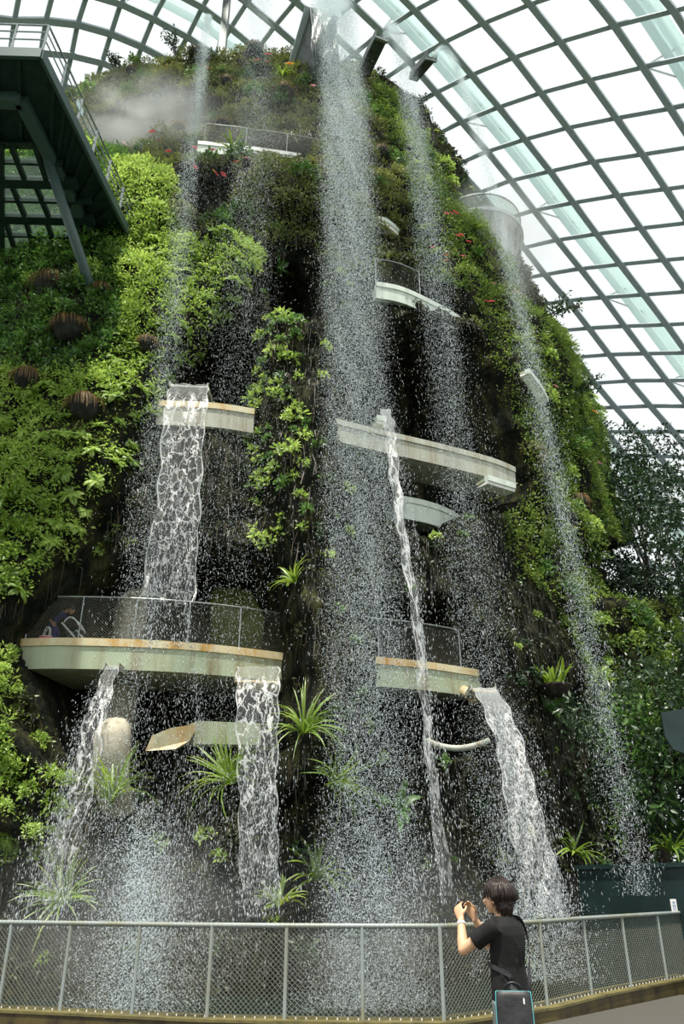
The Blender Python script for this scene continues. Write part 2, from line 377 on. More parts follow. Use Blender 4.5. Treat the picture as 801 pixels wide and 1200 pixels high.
CAVES = [  # outline in sight-line terms, depth of the recess in metres, softness
    ([(312, 305), (345, 296), (372, 315), (374, 378), (318, 374)], 2.2, 8),
    ([(302, 375), (298, 470), (250, 476), (196, 462), (208, 430), (250, 380)], 2.6, 9),
    ([(440, 392), (480, 380), (552, 398), (572, 450), (592, 500), (612, 560), (600, 598), (545, 602), (520, 625), (470, 606), (438, 596), (436, 480)], 4.2, 9),
    ([(98, 672), (128, 655), (170, 642), (212, 612), (245, 640), (320, 650), (338, 700), (338, 870), (280, 905), (95, 905), (60, 860), (34, 792), (20, 740)], 4.6, 9),
    ([(432, 700), (530, 695), (566, 780), (572, 850), (560, 885), (500, 880), (440, 872)], 3.4, 9),
    ([(698, 640), (735, 640), (742, 715), (712, 700)], 2.5, 7),
    ([(112, 140), (198, 103), (242, 112), (236, 132), (112, 168)], 2.0, 6),
    ([(240, 148), (368, 160), (368, 186), (240, 178)], 1.4, 6),
    ([(216, 212), (270, 212), (268, 268), (222, 262)], 1.0, 8),
    ([(446, 300), (540, 350), (552, 380), (446, 340)], 1.6, 8),
    ([(340, 285), (372, 285), (372, 300), (340, 300)], .6, 6)]
SLOPE = [(-400, 100), (100, 170), (302, 290), (300, 318), (262, 375), (212, 428), (178, 500), (150, 590), (98, 650), (40, 715), (18, 770), (20, 830), (70, 900), (60, 1000), (-400, 1000)]
COLUMN = [(298, 372), (385, 372), (402, 480), (398, 640), (424, 700), (428, 900), (300, 960), (338, 800), (326, 660), (300, 600)]
RSLOPE = [(430, 90), (500, 160), (560, 250), (610, 340), (690, 470), (800, 640), (800, 1000), (700, 1000), (690, 820), (640, 700), (612, 600), (590, 500), (560, 395), (500, 330)]
def surf(TH, Z):
    X, Y, Zz = base_surf(TH, Z)
    px, py = proj(X, Y, Zz); cx = CX(np.minimum(Z, 39.5))
    wx = 9 * snoise(X, Y, Zz, 1.1, 5) + 5 * snoise(X, Y, Zz, 3.1, 6); wy = 9 * snoise(X, Y, Zz, 1.1, 7) + 5 * snoise(X, Y, Zz, 3.1, 8)
    px, py = px + wx, py + wy
    d = .06 * snoise(X, Y, Zz * .5, 11, 9) + .09 * snoise(X, Y, Zz, 7, 4) + .55 * snoise(X, Y, Zz, .55, 1) + .30 * snoise(X, Y, Zz, 1.4, 2) + .16 * snoise(X, Y, Zz, 3.6, 3)
    d = d + .9 * np.clip(pdist(SLOPE, px, py) / 14, 0, 1) + .3 * np.clip(pdist(RSLOPE, px, py) / 14, 0, 1)
    d = d + 1.1 * np.clip(pdist(COLUMN, px, py) / 22, 0, 1)
    d = d + 1.3 * np.clip(pdist([(686, 700), (790, 680), (810, 900), (700, 930)], px, py) / 24, 0, 1)
    for poly, dep, soft in CAVES:
        q = np.clip(pdist(poly, px, py) / soft + .35, 0, 1); d = d - dep * q
    r = np.hypot(X - cx, Y - YC) + 1e-6
    fade = np.clip(r / 3, 0, 1); d = d * fade
    return X + d * (X - cx) / r, Y + d * (Y - YC) / r, Zz
NT_, NZ_ = 520, 460
th = np.linspace(-1.75, 1.85, NT_); zz = np.concatenate([np.linspace(-.9, ZC, NZ_ - 24), ZC + 1.8 * np.sin(np.linspace(.06, math.pi / 2 - .01, 24))])
TH, ZZ = np.meshgrid(th, zz)
X, Y, Z3 = surf(TH, ZZ)
ii = np.arange(NZ_ - 1)[:, None] * NT_ + np.arange(NT_ - 1)[None]
quads = np.stack([ii, ii + 1, ii + NT_ + 1, ii + NT_], -1).reshape(-1, 4)
mountain = obj('mountain', mesh_np('mountain', np.stack([X, Y, Z3], -1).reshape(-1, 3), quads, M['rock'], True))
tag(mountain, 'tall planted mountain of dark root-covered walls and caves under the glass dome', 'mountain')

# sampling of the surface for planting: position, normal, sight-line coordinates
def sample(n, seed, zmin=-.3, zmax=40.75):
    r = np.random.default_rng(seed); t = r.uniform(-1.65, 1.75, n); z = r.uniform(zmin, zmax, n); e = .03
    p = np.stack(surf(t, z), -1); p1 = np.stack(surf(t + e / 8, z), -1); p2 = np.stack(surf(t, z + e), -1)
    nn = np.cross(p1 - p, p2 - p); nn /= np.linalg.norm(nn, axis=1, keepdims=True) + 1e-9
    px, py = proj(p[:, 0], p[:, 1], p[:, 2]); v = np.array([0, 0, EYE]) - p; face = (nn * v).sum(1) > 0
    px0, py0 = proj(*base_surf(t, z))
    keep = (px > -60) & (px < 880) & (py > -20) & (py < 1260) & ((nn * v).sum(1) / np.linalg.norm(v, axis=1) > -.25)
    return p[keep], nn[keep], px0[keep], py0[keep]
REG = {
 'lime': [[(150, 330), (205, 300), (302, 285), (302, 316), (262, 372), (212, 428), (176, 500), (148, 590), (98, 650), (40, 715), (-70, 760), (-70, 440), (60, 470), (120, 470), (150, 420)],
          [(150, 180), (205, 215), (215, 300), (150, 330), (140, 250)]],
 'mid': [[(-70, 150), (150, 180), (150, 330), (150, 420), (120, 470), (60, 470), (-70, 440)]],
 'right': [RSLOPE, [(560, 395), (612, 600), (640, 700), (600, 680), (585, 620)]],
 'top': [[(-20, -20), (430, -20), (450, 330), (372, 300), (345, 290), (302, 285), (205, 300), (215, 215), (150, 180), (100, 170), (0, 100)], [(430, 90), (500, 160), (560, 250), (560, 395), (500, 360), (440, 330)]],
 'lowleft': [[(-70, 760), (20, 770), (30, 830), (75, 900), (60, 1010), (-70, 1010)]],
}
def region(px, py):
    out = np.full(px.shape, 'wall', dtype='U8')
    for k in ('top', 'right', 'mid', 'lime', 'lowleft'):
        for poly in REG[k]: out[pip(poly, px, py)] = k
    for poly, dep, soft in CAVES:
        out[pdist(poly, px, py) > -4] = 'cave'
    return out

# ---------------------------------------------------------------- leaf carpets (uncountable small leaves)
def leaves(C, Nn, size, nper, spread, droop, rng, aspect=.42, updir=.35):
    """rosettes: nper leaves around every centre; each leaf a folded kite of two triangles... as one quad pair"""
    n = len(C); k = n * nper
    C = np.repeat(C, nper, 0); Nn = np.repeat(Nn, nper, 0)
    d = rng.normal(size=(k, 3)); d /= np.linalg.norm(d, axis=1, keepdims=True)
    d = d + Nn * .9 + np.array([0, 0, updir]); d /= np.linalg.norm(d, axis=1, keepdims=True)
    base = C + d * (rng.random((k, 1)) ** .6) * spread * rng.uniform(.5, 1.3, (k, 1))
    L = size * rng.uniform(.6, 1.5, (k, 1))
    dd = d + rng.normal(size=(k, 3)) * .5; dd[:, 2] -= droop; dd /= np.linalg.norm(dd, axis=1, keepdims=True)
    s = np.cross(dd, rng.normal(size=(k, 3)) * .6 + np.array([0, 0, 1.0])); s /= np.linalg.norm(s, axis=1, keepdims=True) + 1e-9
    up = np.cross(s, dd)
    W = L * aspect * .5
    a = base; c = base + dd * L; m = base + dd * L * .45
    V = np.stack([a, m + s * W + up * W * .35, c, m - s * W + up * W * .35], 1).reshape(-1, 3)
    i = np.arange(k)[:, None] * 4
    Fc = np.concatenate([i + [0, 1, 2], i + [0, 2, 3]], 0)
    return V, Fc
def stuff(name, V, Fc, mat, label, cat):
    o = obj(name, mesh_np(name, V, Fc, mat)); return tag(o, label, cat, kind='stuff')
p, nn, px, py = sample(88000, 11)
rg = region(px, py)
dn = snoise(p[:, 0], p[:, 1], p[:, 2], 1.3, 21); u = RNG.random(len(p))
sel = {
 'lime': (rg == 'lime') & (u < .9), 'mid': (rg == 'mid') & (u < .9),
 'right': (rg == 'right') & (u < .6), 'top': (rg == 'top') & (u < .40 + .35 * (dn > -.1)),
 'lowleft': (rg == 'lowleft') & (u < .8), 'wall': (rg == 'wall') & (u < .28) }
def off(m, s, a): return p[m] + nn[m] * (a * np.clip(snoise(p[m][:, 0], p[m][:, 1], p[m][:, 2], 2.4, s), -.5, 1))[:, None]
for k in sel: print(k, sel[k].sum())
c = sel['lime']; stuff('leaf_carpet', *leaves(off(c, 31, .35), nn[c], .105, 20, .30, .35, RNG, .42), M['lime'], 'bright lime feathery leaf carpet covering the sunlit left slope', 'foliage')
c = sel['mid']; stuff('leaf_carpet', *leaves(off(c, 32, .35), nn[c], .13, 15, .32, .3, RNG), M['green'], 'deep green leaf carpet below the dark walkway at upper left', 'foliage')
c = sel['right']; stuff('leaf_carpet', *leaves(off(c, 33, .30), nn[c], .115, 15, .30, .3, RNG), M['spring'], 'green leaf carpet along the right-hand slope of the mountain', 'foliage')
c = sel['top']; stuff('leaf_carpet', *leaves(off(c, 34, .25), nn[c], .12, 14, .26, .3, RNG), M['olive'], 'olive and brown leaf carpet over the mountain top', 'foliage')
c = sel['lowleft']; stuff('leaf_carpet', *leaves(off(c, 35, .2), nn[c], .10, 16, .24, .1, RNG), M['lime'], 'low yellow-green leaf carpet at lower left below the lower deck', 'foliage')
c = sel['wall']; stuff('moss_carpet', *leaves(p[c], nn[c], .11, 9, .16, 1.2, RNG), M['wallmoss'], 'sparse dark moss and creepers on the shaded root wall', 'moss')

# ---------------------------------------------------------------- floor, pool, outside ground
fl = MB(); fl.add([(-14, -6, 0), (14, -6, 0), (14, 17.6, 0), (5.4, 14.6, 0), (1.35, 10.55, 0), (-5.6, 11.35, 0), (-14, 12.2, 0), (-14, -6, -.3), (14, -6, -.3), (14, 17.6, -.3), (5.4, 14.6, -.3), (1.35, 10.55, -.3), (-5.6, 11.35, -.3), (-14, 12.2, -.3)],
    [(0, 1, 2, 3, 4, 5, 6), (13, 12, 11, 10, 9, 8, 7)] + [(i, i + 7, (i + 1) % 7 + 7, (i + 1) % 7) for i in range(7)])
tag(fl.build('floor', M['asphalt']), 'grey asphalt visitor path in front of the kerb', kind='structure')
pm = MB(); pm.box((0, 30, -.75), (90, 60, .6)); tag(pm.build('floor', M['pool']), 'dark pool at the foot of the mountain', kind='structure')
gm = MB(); gm.box((0, 40, -1.6), (420, 420, .6)); tag(gm.build('ground', M['ground_out']), 'lawn outside the dome', kind='structure')

# ---------------------------------------------------------------- the glass dome
NODES = {(0,0):(447,37),(0,1):(480,72),(0,2):(511,109),(0,3):(540,142),(0,4):(571,177),(0,5):(597,210),(0,6):(625,246),(0,7):(652,281),(0,8):(680,314),(0,10):(730,382),(0,11):(756,414),(0,12):(781,446),(0,-1):(412,4),
(-1,0):(416,62),(-1,1):(447,94),(-1,3):(506,160),(-1,4):(532,194),(-1,5):(564,225),(-1,7):(615,290),(-1,8):(637,322),(-1,9):(666,351),(-1,10):(691,385),(-1,11):(714,415),(-1,12):(737,446),(-1,13):(762,475),(-1,14):(789,505),
(-2,10):(650,387),(-2,11):(675,418),(-2,12):(695,449),(-2,13):(719,477),(-2,14):(747,507),(-3,12):(665,453),(-3,13):(690,478),(-3,14):(710,505),(-3,15):(733,533),
(1,0):(486,11),(1,1):(520,49),(1,2):(552,87),(1,3):(585,125),(1,4):(615,163),(1,5):(646,201),(1,6):(672,237),(1,7):(699,274),(1,10):(783,381),
(2,1):(565,27),(2,2):(604,66),(2,3):(633,108),(2,4):(665,149),(2,5):(694,188),(3,1):(621,4),(3,2):(655,49),(3,3):(690,93),(3,4):(722,138),(3,5):(754,181),
(4,2):(720,29),(4,3):(753,78),(4,4):(786,128),(5,2):(793,12),
(-1,-2):(345,1),(-2,-2):(322,30),(-2,-3):(289,3),(-3,-3):(270,32),(-3,-4):(238,6),(-4,-4):(222,45),(-4,-5):(177,21),(-4,-6):(141,3),(-5,-5):(166,54),(-5,-6):(131,40),(-5,-7):(89,27),(-5,-8):(53,23),(-5,-9):(16,27),(-6,-6):(120,72),(-6,-7):(84,64),(-6,-8):(48,60),(-6,-9):(13,61)}
DC, DA = np.array([0., 15., 0.]), np.array([60., 60., 62.])      # the dome: an ellipsoid shell about the mountain
def on_dome(Q, k=1.0): return DC + (Q - DC) / np.sqrt((((Q - DC) / DA) ** 2).sum(-1, keepdims=True)) * k
def hit_dome(px, py):
    o = (np.array([0, 0, EYE]) - DC) / DA; d0 = np.array(ray(px, py)); d = d0 / DA
    a, b, c = d @ d, o @ d, o @ o - 1
    return np.array([0, 0, EYE]) + d0 * ((-b + math.sqrt(b * b - a * c)) / a)
A0_, A1_, B0_, B1_ = -12, 9, -12, 25
nA, nB = A1_ - A0_ + 1, B1_ - B0_ + 1; idx = lambda a, b: (a - A0_) * nB + (b - B0_)
rows, rhs = [], []
for (a, b), q in NODES.items():
    r = np.zeros(nA * nB); r[idx(a, b)] = 3; rows.append(r); rhs.append(hit_dome(*q) * 3)
for a in range(A0_, A1_ + 1):
    for b in range(B0_, B1_ + 1):
        for da, db in ((1, 0), (0, 1)):
            if A0_ <= a - da and a + da <= A1_ and B0_ <= b - db and b + db <= B1_:
                r = np.zeros(nA * nB); r[idx(a, b)] = -2; r[idx(a - da, b - db)] = 1; r[idx(a + da, b + db)] = 1
                rows.append(r); rhs.append(np.zeros(3))
        if a < A1_ and b < B1_:
            r = np.zeros(nA * nB); r[idx(a, b)] = .7; r[idx(a + 1, b)] = -.7; r[idx(a, b + 1)] = -.7; r[idx(a + 1, b + 1)] = .7; rows.append(r); rhs.append(np.zeros(3))
G = np.linalg.lstsq(np.array(rows), np.array(rhs), rcond=None)[0].reshape(nA, nB, 3)
G = on_dome(G); GO = on_dome(G, 1.03)
gp = np.stack(proj(G[..., 0], G[..., 1], G[..., 2]), -1)
dome = empty('ceiling', (0, 15, 0), 'curved grey-green steel and glass grid dome over the mountain', None, kind='structure')
dome.location = (0, 0, 0)
def nrm(p): v = Vector((p - DC) / DA ** 2); return v.normalized()
ok = lambda a, b: G[a, b, 2] > 0
# panes
extra = MB(); npane = 0
cells = []
area = lambda q: abs(sum(q[i][0] * q[(i + 1) % 4][1] - q[(i + 1) % 4][0] * q[i][1] for i in range(4))) / 2
for a in range(nA - 1):
    for b in range(nB - 1):
        q = [G[a, b], G[a + 1, b], G[a + 1, b + 1], G[a, b + 1]]
        if min(p[2] for p in q) < 0: continue
        c = gp[a:a + 2, b:b + 2].reshape(-1, 2).mean(0); infr = -60 < c[0] < 860 and -60 < c[1] < 640 and G[a, b, 1] > 5
        cells.append((not infr, a, b, q))
def shown(a, b):
    q = [gp[a, b], gp[a + 1, b], gp[a + 1, b + 1], gp[a, b + 1]]; c = sum(q) / 4
    hid = 120 < c[0] < 690 and c[1] > 120 and c[0] < np.interp(c[1], [60, 200, 350, 480, 620], [430, 520, 600, 680, 715])
    return (0 if hid or not (-30 < c[0] < 830 and -30 < c[1] < 640) else 1e4) + area(q)
cells.sort(key=lambda k: (k[0], -shown(k[1], k[2])))
cells = [(o or i >= 300, a, b, q) for i, (o, a, b, q) in enumerate(cells)]
for out_, a, b, q in cells:
    n = nrm(sum(q) / 4) * .03; vs = [Vector(p) for p in q]; c = sum(vs, Vector()) / 4
    vs = [c + (p - c) * .985 for p in vs]
    V8 = [p - n for p in vs] + [p + n for p in vs]; F6 = [(0, 1, 2, 3), (7, 6, 5, 4)] + [(i, i + 4, (i + 1) % 4 + 4, (i + 1) % 4) for i in range(4)]
    if out_: extra.add(V8, F6)
    else:
        m_ = MB(); m_.add([p - c for p in V8], F6); m_.build('pane', M['glass'], dome).location = c; npane += 1
tag(extra.build('pane_field', M['glass'], dome), kind='stuff')
print('panes', npane)
def curve_bar(pts, w, h, name, mat, parent, lift=0):
    m_ = MB(); n = len(pts); b0 = 0
    for i, p in enumerate(pts):
        d = Vector(pts[min(i + 1, n - 1)] - pts[max(i - 1, 0)]).normalized(); u = nrm(p); r = d.cross(u).normalized()
        pv = Vector(p) + u * lift
        for s1, s2 in ((-1, -1), (1, -1), (1, 1), (-1, 1)): m_.v.append(tuple(pv + r * s1 * w / 2 + u * s2 * h / 2))
        if i:
            for k in range(4): m_.f.append(((i - 1) * 4 + k, (i - 1) * 4 + (k + 1) % 4, i * 4 + (k + 1) % 4, i * 4 + k))
    m_.f += [(0, 1, 2, 3), tuple((n - 1) * 4 + k for k in (3, 2, 1, 0))]
    return m_.build(name, mat, parent)
for a in range(nA):
    pts = [G[a, b] for b in range(nB) if G[a, b, 2] > -.5]
    if len(pts) > 1: curve_bar(pts, .42, .55, 'rib', M['dome_steel'], dome, -.15)
for b in range(nB):
    pts = [G[a, b] for a in range(nA) if G[a, b, 2] > -.5]
    if len(pts) > 1: curve_bar(pts, .30, .36, 'purlin', M['dome_steel'], dome, -.05)
# outer arches, standing off the glass, with their struts
for a in (-4, 0, 4, 8):
    ar = empty('outer_arch', (0, 0, 0), {-4: 'pale teal outer arch behind the glass at upper left', 0: 'pale teal outer arch behind the glass, nearest the mountain on the right', 4: 'pale teal outer arch crossing the upper right corner', 8: 'pale teal outer arch beyond the upper right corner'}[a], 'arch')
    i = a - A0_; pts, pts2 = [], []
    for b in range(nB):
        if i + 1 < nA and G[i, b, 2] > -.5:
            m0 = G[i, b] * .62 + G[i + 1, b] * .38; m1 = G[i, b] * .40 + G[i + 1, b] * .60
            pts.append(on_dome(m0, 1.035)); pts2.append(on_dome(m1, 1.07))
    curve_bar(pts, .55, .5, 'lower_chord', M['arch_steel'], ar); curve_bar(pts2, .4, .4, 'upper_chord', M['arch_steel'], ar)
    curve_bar([x * .5 + y * .5 for x, y in zip(pts, pts2)], .9, .10, 'web_plate', M['arch_steel'], ar)
    for k in range(0, len(pts) - 1, 3):
        bb = k + (nB - len(pts)) * 0
        s_ = MB(); foot = G[i, min(k, nB - 1)]
        s_.tube([foot, pts2[k]], .07, 6); s_.tube([foot, pts2[min(k + 1, len(pts2) - 1)]], .07, 6); s_.build('strut', M['white'], ar)

# ---------------------------------------------------------------- decks that ring the mountain
def railing(parent, pts, h, step, mesh_pitch=.075, post_r=.02, rail_r=.022, mat=None, wmat=None, wr=.0032, mid=False):
    """posts, top rail and a diagonal wire net between the posts; pts is the foot line"""
    mat = mat or M['steel']; wmat = wmat or M['wire_dark']
    pts = [Vector(p) for p in pts]; up = Vector((0, 0, h)); seg = [0]
    for i in range(1, len(pts)): seg.append(seg[-1] + (pts[i] - pts[i - 1]).length)
    def at(s):
        s = min(max(s, 0), seg[-1])
        for i in range(1, len(pts)):
            if s <= seg[i] + 1e-9:
                t = (s - seg[i - 1]) / (seg[i] - seg[i - 1] + 1e-9); return pts[i - 1].lerp(pts[i], t)
        return pts[-1]
    stops = step if isinstance(step, list) else [seg[-1] * k / max(1, round(seg[-1] / step)) for k in range(max(1, round(seg[-1] / step)) + 1)]
    for s in stops:
        p = at(s); MB().tube([p, p + up], post_r, 8).build('post', mat, parent)
    fine = [at(seg[-1] * k / 60) + up for k in range(61)] if len(pts) > 2 else [pts[0] + up, pts[-1] + up]
    MB().tube(fine, rail_r, 8).build('top_rail', mat, parent, True)
    if mid: MB().tube([p - up * .5 for p in fine], rail_r * .5, 6).build('middle_rail', mat, parent, True)
    if mesh_pitch:
        for s0, s1 in zip(stops[:-1], stops[1:]):
            L_ = s1 - s0; m_ = MB(); n = int((L_ + h) / mesh_pitch)
            for k in range(n + 1):
                o = k * mesh_pitch - h
                for sg in (0, 1):                      # o -> line from (o,0) to (o+h,h) clipped to the panel
                    x0, y0, x1, y1 = o, 0.02, o + h, h - .02
                    if x0 < 0: y0 -= x0; x0 = 0
                    if x1 > L_: y1 -= x1 - L_; x1 = L_
                    if x1 - x0 < .02: continue
                    if sg: x0, x1 = L_ - x0, L_ - x1
                    a = at(s0 + x0) + Vector((0, 0, y0)); b = at(s0 + x1) + Vector((0, 0, y1))
                    m_.tube([a, b], wr, 3, False)
            tag(m_.build('wire_net', wmat, parent), kind='stuff')
    return parent
def deck(name, label, pix, z, h, width, mat, edge, rail=None, group=None, inner=True, cat='walkway'):
    top = catmull([Pz(x, y, z) for x, y in pix], 8); t = empty(name, top[0], label, cat, group); t.location = (0, 0, 0)
    s = -1 if width < 0 else 1; w = abs(width)
    # sideways offsets: outward (towards the viewer) is +, travel runs left to right so 'right of travel' faces the viewer
    MB().sweep(top, [(0.02, -.20), (0.0, -h), (-w, -h * .8), (-w, -.22), (-.1, -.20)]).build('deck_slab', mat, t)
    MB().sweep(top, [(.06, 0), (.06, -.198), (-.12, -.198), (-.12, 0)]).build('edge_band', edge, t)
    MB().sweep(top, [(-.12, -.04), (-.12, -.15), (-w, -.15), (-w, -.04)]).build('deck_surface', M['fascia'], t)
    if rail:
        pts = [p - Vector((0, 0, 0)) for p in top[rail[0]:rail[1]]]; railing(t, pts, 1.12, rail[2])
    return t
deck('lower_walkway', 'lower curved deck at left with rust-edged green fascia and wire railing', [(8, 750), (60, 748), (130, 749), (200, 752), (270, 758), (341, 767)], 7.25, .78, 3.0, M['fascia'], M['edge'], (4, -1, 1.33))
deck('lower_walkway', 'short lower deck right of the central root column with rust stains', [(392, 764), (430, 769), (500, 776), (570, 787)], 7.25, .80, 2.2, M['fascia'], M['edge'], (0, -4, 1.45))
deck('middle_walkway', 'stained grey concrete beam across the big cave, right of the main fall', [(384, 489), (440, 503), (520, 522), (575, 537), (602, 548)], 14.6, .78, 1.6, M['fascia_grey'], M['fascia_grey'])
deck('middle_walkway', 'short pale beam with ochre rim beside the clear water sheet', [(186, 470), (250, 473), (298, 480)], 14.6, .82, 1.6, M['fascia_grey'], M['edge'])
deck('upper_walkway', 'white curved walkway parapet high on the right of the main fall', [(440, 331), (470, 337), (505, 353), (535, 370), (552, 386)], 21.0, .70, .5, M['white_conc'], M['white_conc'], (0, 14, 1.5))
deck('top_walkway', 'white curved walkway with thin railing near the mountain top', [(232, 166), (270, 170), (310, 175), (350, 181), (385, 188)], 29.1, .6, 1.2, M['white_conc'], M['white'], (2, -1, 1.6))
deck('ledge', 'thin pale ledge line above the dark hollow in the upper slope', [(236, 271), (290, 276), (336, 284)], 24.0, .24, .6, M['white_conc'], M['white_conc'], cat='ledge')
deck('inner_beam', 'greenish inner beam in the shadow under the middle walkway', [(466, 581), (500, 588), (530, 600), (556, 622)], 12.9, .78, .9, M['white_conc'], M['white_conc'], cat='beam')
deck('spout_ledge', 'small white ledge at the right end under the middle beam', [(570, 557), (602, 567)], 13.45, .30, .5, M['white'], M['white_conc'], cat='ledge')
deck('ledge', 'small white ledge half buried in the right-hand slope', [(618, 432), (631, 449), (640, 466)], 17.6, .14, .3, M['white'], M['white_conc'], cat='ledge')
deck('ledge', 'small curved white ledge above the upper right walkway', [(436, 253), (452, 257), (466, 268)], 25.3, .35, .6, M['white'], M['white_conc'], cat='ledge')
deck('spout_ledge', 'tiny white spout lip feeding the thin stream right of the main fall', [(441, 487), (452, 489)], 15.3, .28, 1.4, M['white'], M['white_conc'], cat='ledge')
deck('ledge', 'pale ledge at the left picture edge among bright ferns', [(-30, 464), (12, 467)], 14.4, .8, 1.6, M['white_conc'], M['white'], cat='ledge')

# concrete column behind the lower deck, stump and fallen beam in the lower cave
c0 = P(163, 640, 21.9)
t = empty('concrete_column', (c0.x, 21.9, 0), 'round stained concrete column rising behind the lower deck', 'column')
MB().tube([(0, 0, 12.6), (0, 0, 7), (0, 0, 2.5)], .47, 24).build('shaft', M['col_conc'], t, True)
MB().tube([(0, 0, 7.40), (0, 0, 7.28)], .60, 24).build('base_ring', M['fascia_grey'], t)
s0 = P(128, 893, 18.0); s1 = P(129, 851, 17.9)
t = MB(); t.loft([((0, 2.0, -1.3), (.42, 0, 0), (0, .44, 0)), ((0, .25, -.35), (.41, 0, 0), (0, .39, 0)), ((0, 0, .55), (.40, 0, 0), (0, .38, 0)), ((0, .06, .80), (.36, 0, 0), (0, .33, .03)), ((0, .1, .97), (.20, 0, 0), (0, .2, .04)), ((0, .1, 1.0), (.02, 0, 0), (0, .02, 0))], 20)
st_ = t.build('concrete_stump', M['col_conc'], None, True); st_.location = s0
tag(st_, 'pale rounded concrete stump in the lower cave left of the fallen beam', 'stump')
for pix, d, r, lab, mt in (([(172, 868), (200, 860), (236, 849)], 18.4, .33, 'broken pale yellow-green beam end in the lower cave', 'fascia'),):
    t = empty('broken_beam', (0, 0, 0), lab, 'beam'); m_ = MB()
    a, b = P(172, 876, d), P(228, 862, d + .3)
    m_.add([P(170, 880, d), P(178, 862, d), P(200, 853, d + .1), P(233, 848, d + .3), P(222, 868, d + .3), P(205, 878, d + .1)] + [P(176, 878, d + .9), P(182, 862, d + .9), P(203, 853, d + 1), P(236, 848, d + 1.2), P(226, 868, d + 1.2), P(208, 878, d + 1)],
           [(5, 4, 3, 2, 1, 0), (6, 7, 8, 9, 10, 11)] + [(i, (i + 1) % 6, (i + 1) % 6 + 6, i + 6) for i in range(6)])
    m_.build('broken_face', M['edge'], t)
    m_ = MB().bar(P(226, 860, d + .4), P(300, 862, d + 1.3), .5, .52); m_.build('beam_shaft', M['fascia'], t)
t = MB().tube(catmull([P(500, 868, 20.2), P(515, 874, 19.9), P(535, 877, 19.8), P(555, 874, 19.9), P(572, 868, 20.2)], 6), .075, 8)
tag(t.build('curved_pipe', M['fascia_grey'], None, True), 'grey curved pipe sagging in the small cave under the right lower deck', 'pipe')
t = MB().tube(catmull([P(522, 800, 23.2), P(536, 806, 22.6), P(556, 818, 21.6)], 4), .17, 8)
tag(t.build('rock_bracket', M['edge'], None, True), 'rusty bracket under the end of the right lower deck', 'bracket')
t = MB().loft([(P(268, 768, 22.6), (.1, 0, 0), (0, 0, .1)), (P(290, 755, 22.6), (1.1, 0, 0), (0, .3, .9)), (P(290, 700, 22.9), (1.2, 0, 0), (0, .3, .5)), (P(285, 668, 23.2), (.7, 0, 0), (0, .3, .2))], 18)
tag(t.build('vault', M['cave_green'], None, True), 'dim olive-green vaulted wall behind the lower deck railing', 'wall')

# ---------------------------------------------------------------- water chutes at the top
def chute(name, label, a, b, w, h, cap=True):
    t = empty(name, (0, 0, 0), label, 'chute'); a = Vector(a); b = Vector(b); d = (b - a).normalized(); r = d.cross(Vector((0, 0, 1))).normalized(); u = r.cross(d).normalized()
    MB().bar(a, b, w, .06, u).build('trough_floor', M['chute'], t)
    for s in (-1, 1): MB().bar(a + r * s * w / 2 + u * h / 2, b + r * s * w / 2 + u * h / 2, .05, h, u).build('trough_side', M['chute'], t)
    MB().bar(b - d * .15 - u * .05, b + d * .0 - u * .05, w + .1, .1, u).build('lip', M['steel'], t)
    return t
t = empty('water_scoop', (0, 0, 0), 'big triangular grey steel scoop feeding the main fall', 'chute')
m_ = MB(); a1, a2, a3, a4 = P(361, 8, 22.6), P(367, 22, 22.4), P(372, 112, 24.2), P(334, 98, 25.0)
m_.add([a1, a2, a3, a4] + [p + Vector((.05, .08, 0)) for p in (a1, a2, a3, a4)], [(0, 3, 2, 1), (4, 5, 6, 7)] + [(i, (i + 1) % 4, (i + 1) % 4 + 4, i + 4) for i in range(4)]); m_.build('side_plate', M['chute'], t)
m_ = MB().bar(P(335, 96, 24.9), P(361, 8, 22.5), .28, .12); m_.build('flange', M['dome_steel'], t)
m_ = MB(); b1, b2 = P(394, 26, 22.4), P(398, 100, 24.4)
m_.add([a1, P(393, 14, 22.6), P(399, 100, 25.0), a4] + [p + Vector((0, .05, .08)) for p in (a1, P(393, 14, 22.6), P(399, 100, 25.0), a4)], [(0, 1, 2, 3), (7, 6, 5, 4)] + [(i, i + 4, (i + 1) % 4 + 4, (i + 1) % 4) for i in range(4)]); m_.build('trough_floor', M['chute'], t)
chute('water_chute', 'dark steel water chute just right of the main fall', P(424, 92, 25.4), P(447, 44, 23.2), .55, .45)
chute('water_chute', 'shorter dark steel water chute, the right-hand one at the top', P(484, 94, 25.4), P(506, 68, 23.2), .42, .36)
t = MB().bar(P(258, 84, 26.2), P(257, 82, 26.2) + Vector((0, 0, 9)), .34, .42, (0, 1, 0))
tag(t.build('steel_post', M['chute'], None), 'dark vertical steel post rising from the mountain top', 'post')
t = empty('ring_fan', P(184, 113, 23.2), 'round dark fan ring in the misty hollow at upper left', 'fan')
m_ = MB(); n = 20
for k in range(n):
    a, b = 2 * math.pi * k / n, 2 * math.pi * (k + 1) / n
    m_.tube([(.30 * math.cos(a), 0, .30 * math.sin(a)), (.30 * math.cos(b), 0, .30 * math.sin(b))], .05, 6)
m_.build('ring', M['walk_edge'], t); MB().ball((0, .05, 0), .12).build('hub', M['walk_edge'], t, True)
for k in range(4): MB().bar((0, .03, 0), (.28 * math.cos(k * 1.57 + .4), .03, .28 * math.sin(k * 1.57 + .4)), .05, .03).build('blade', M['walk_edge'], t)

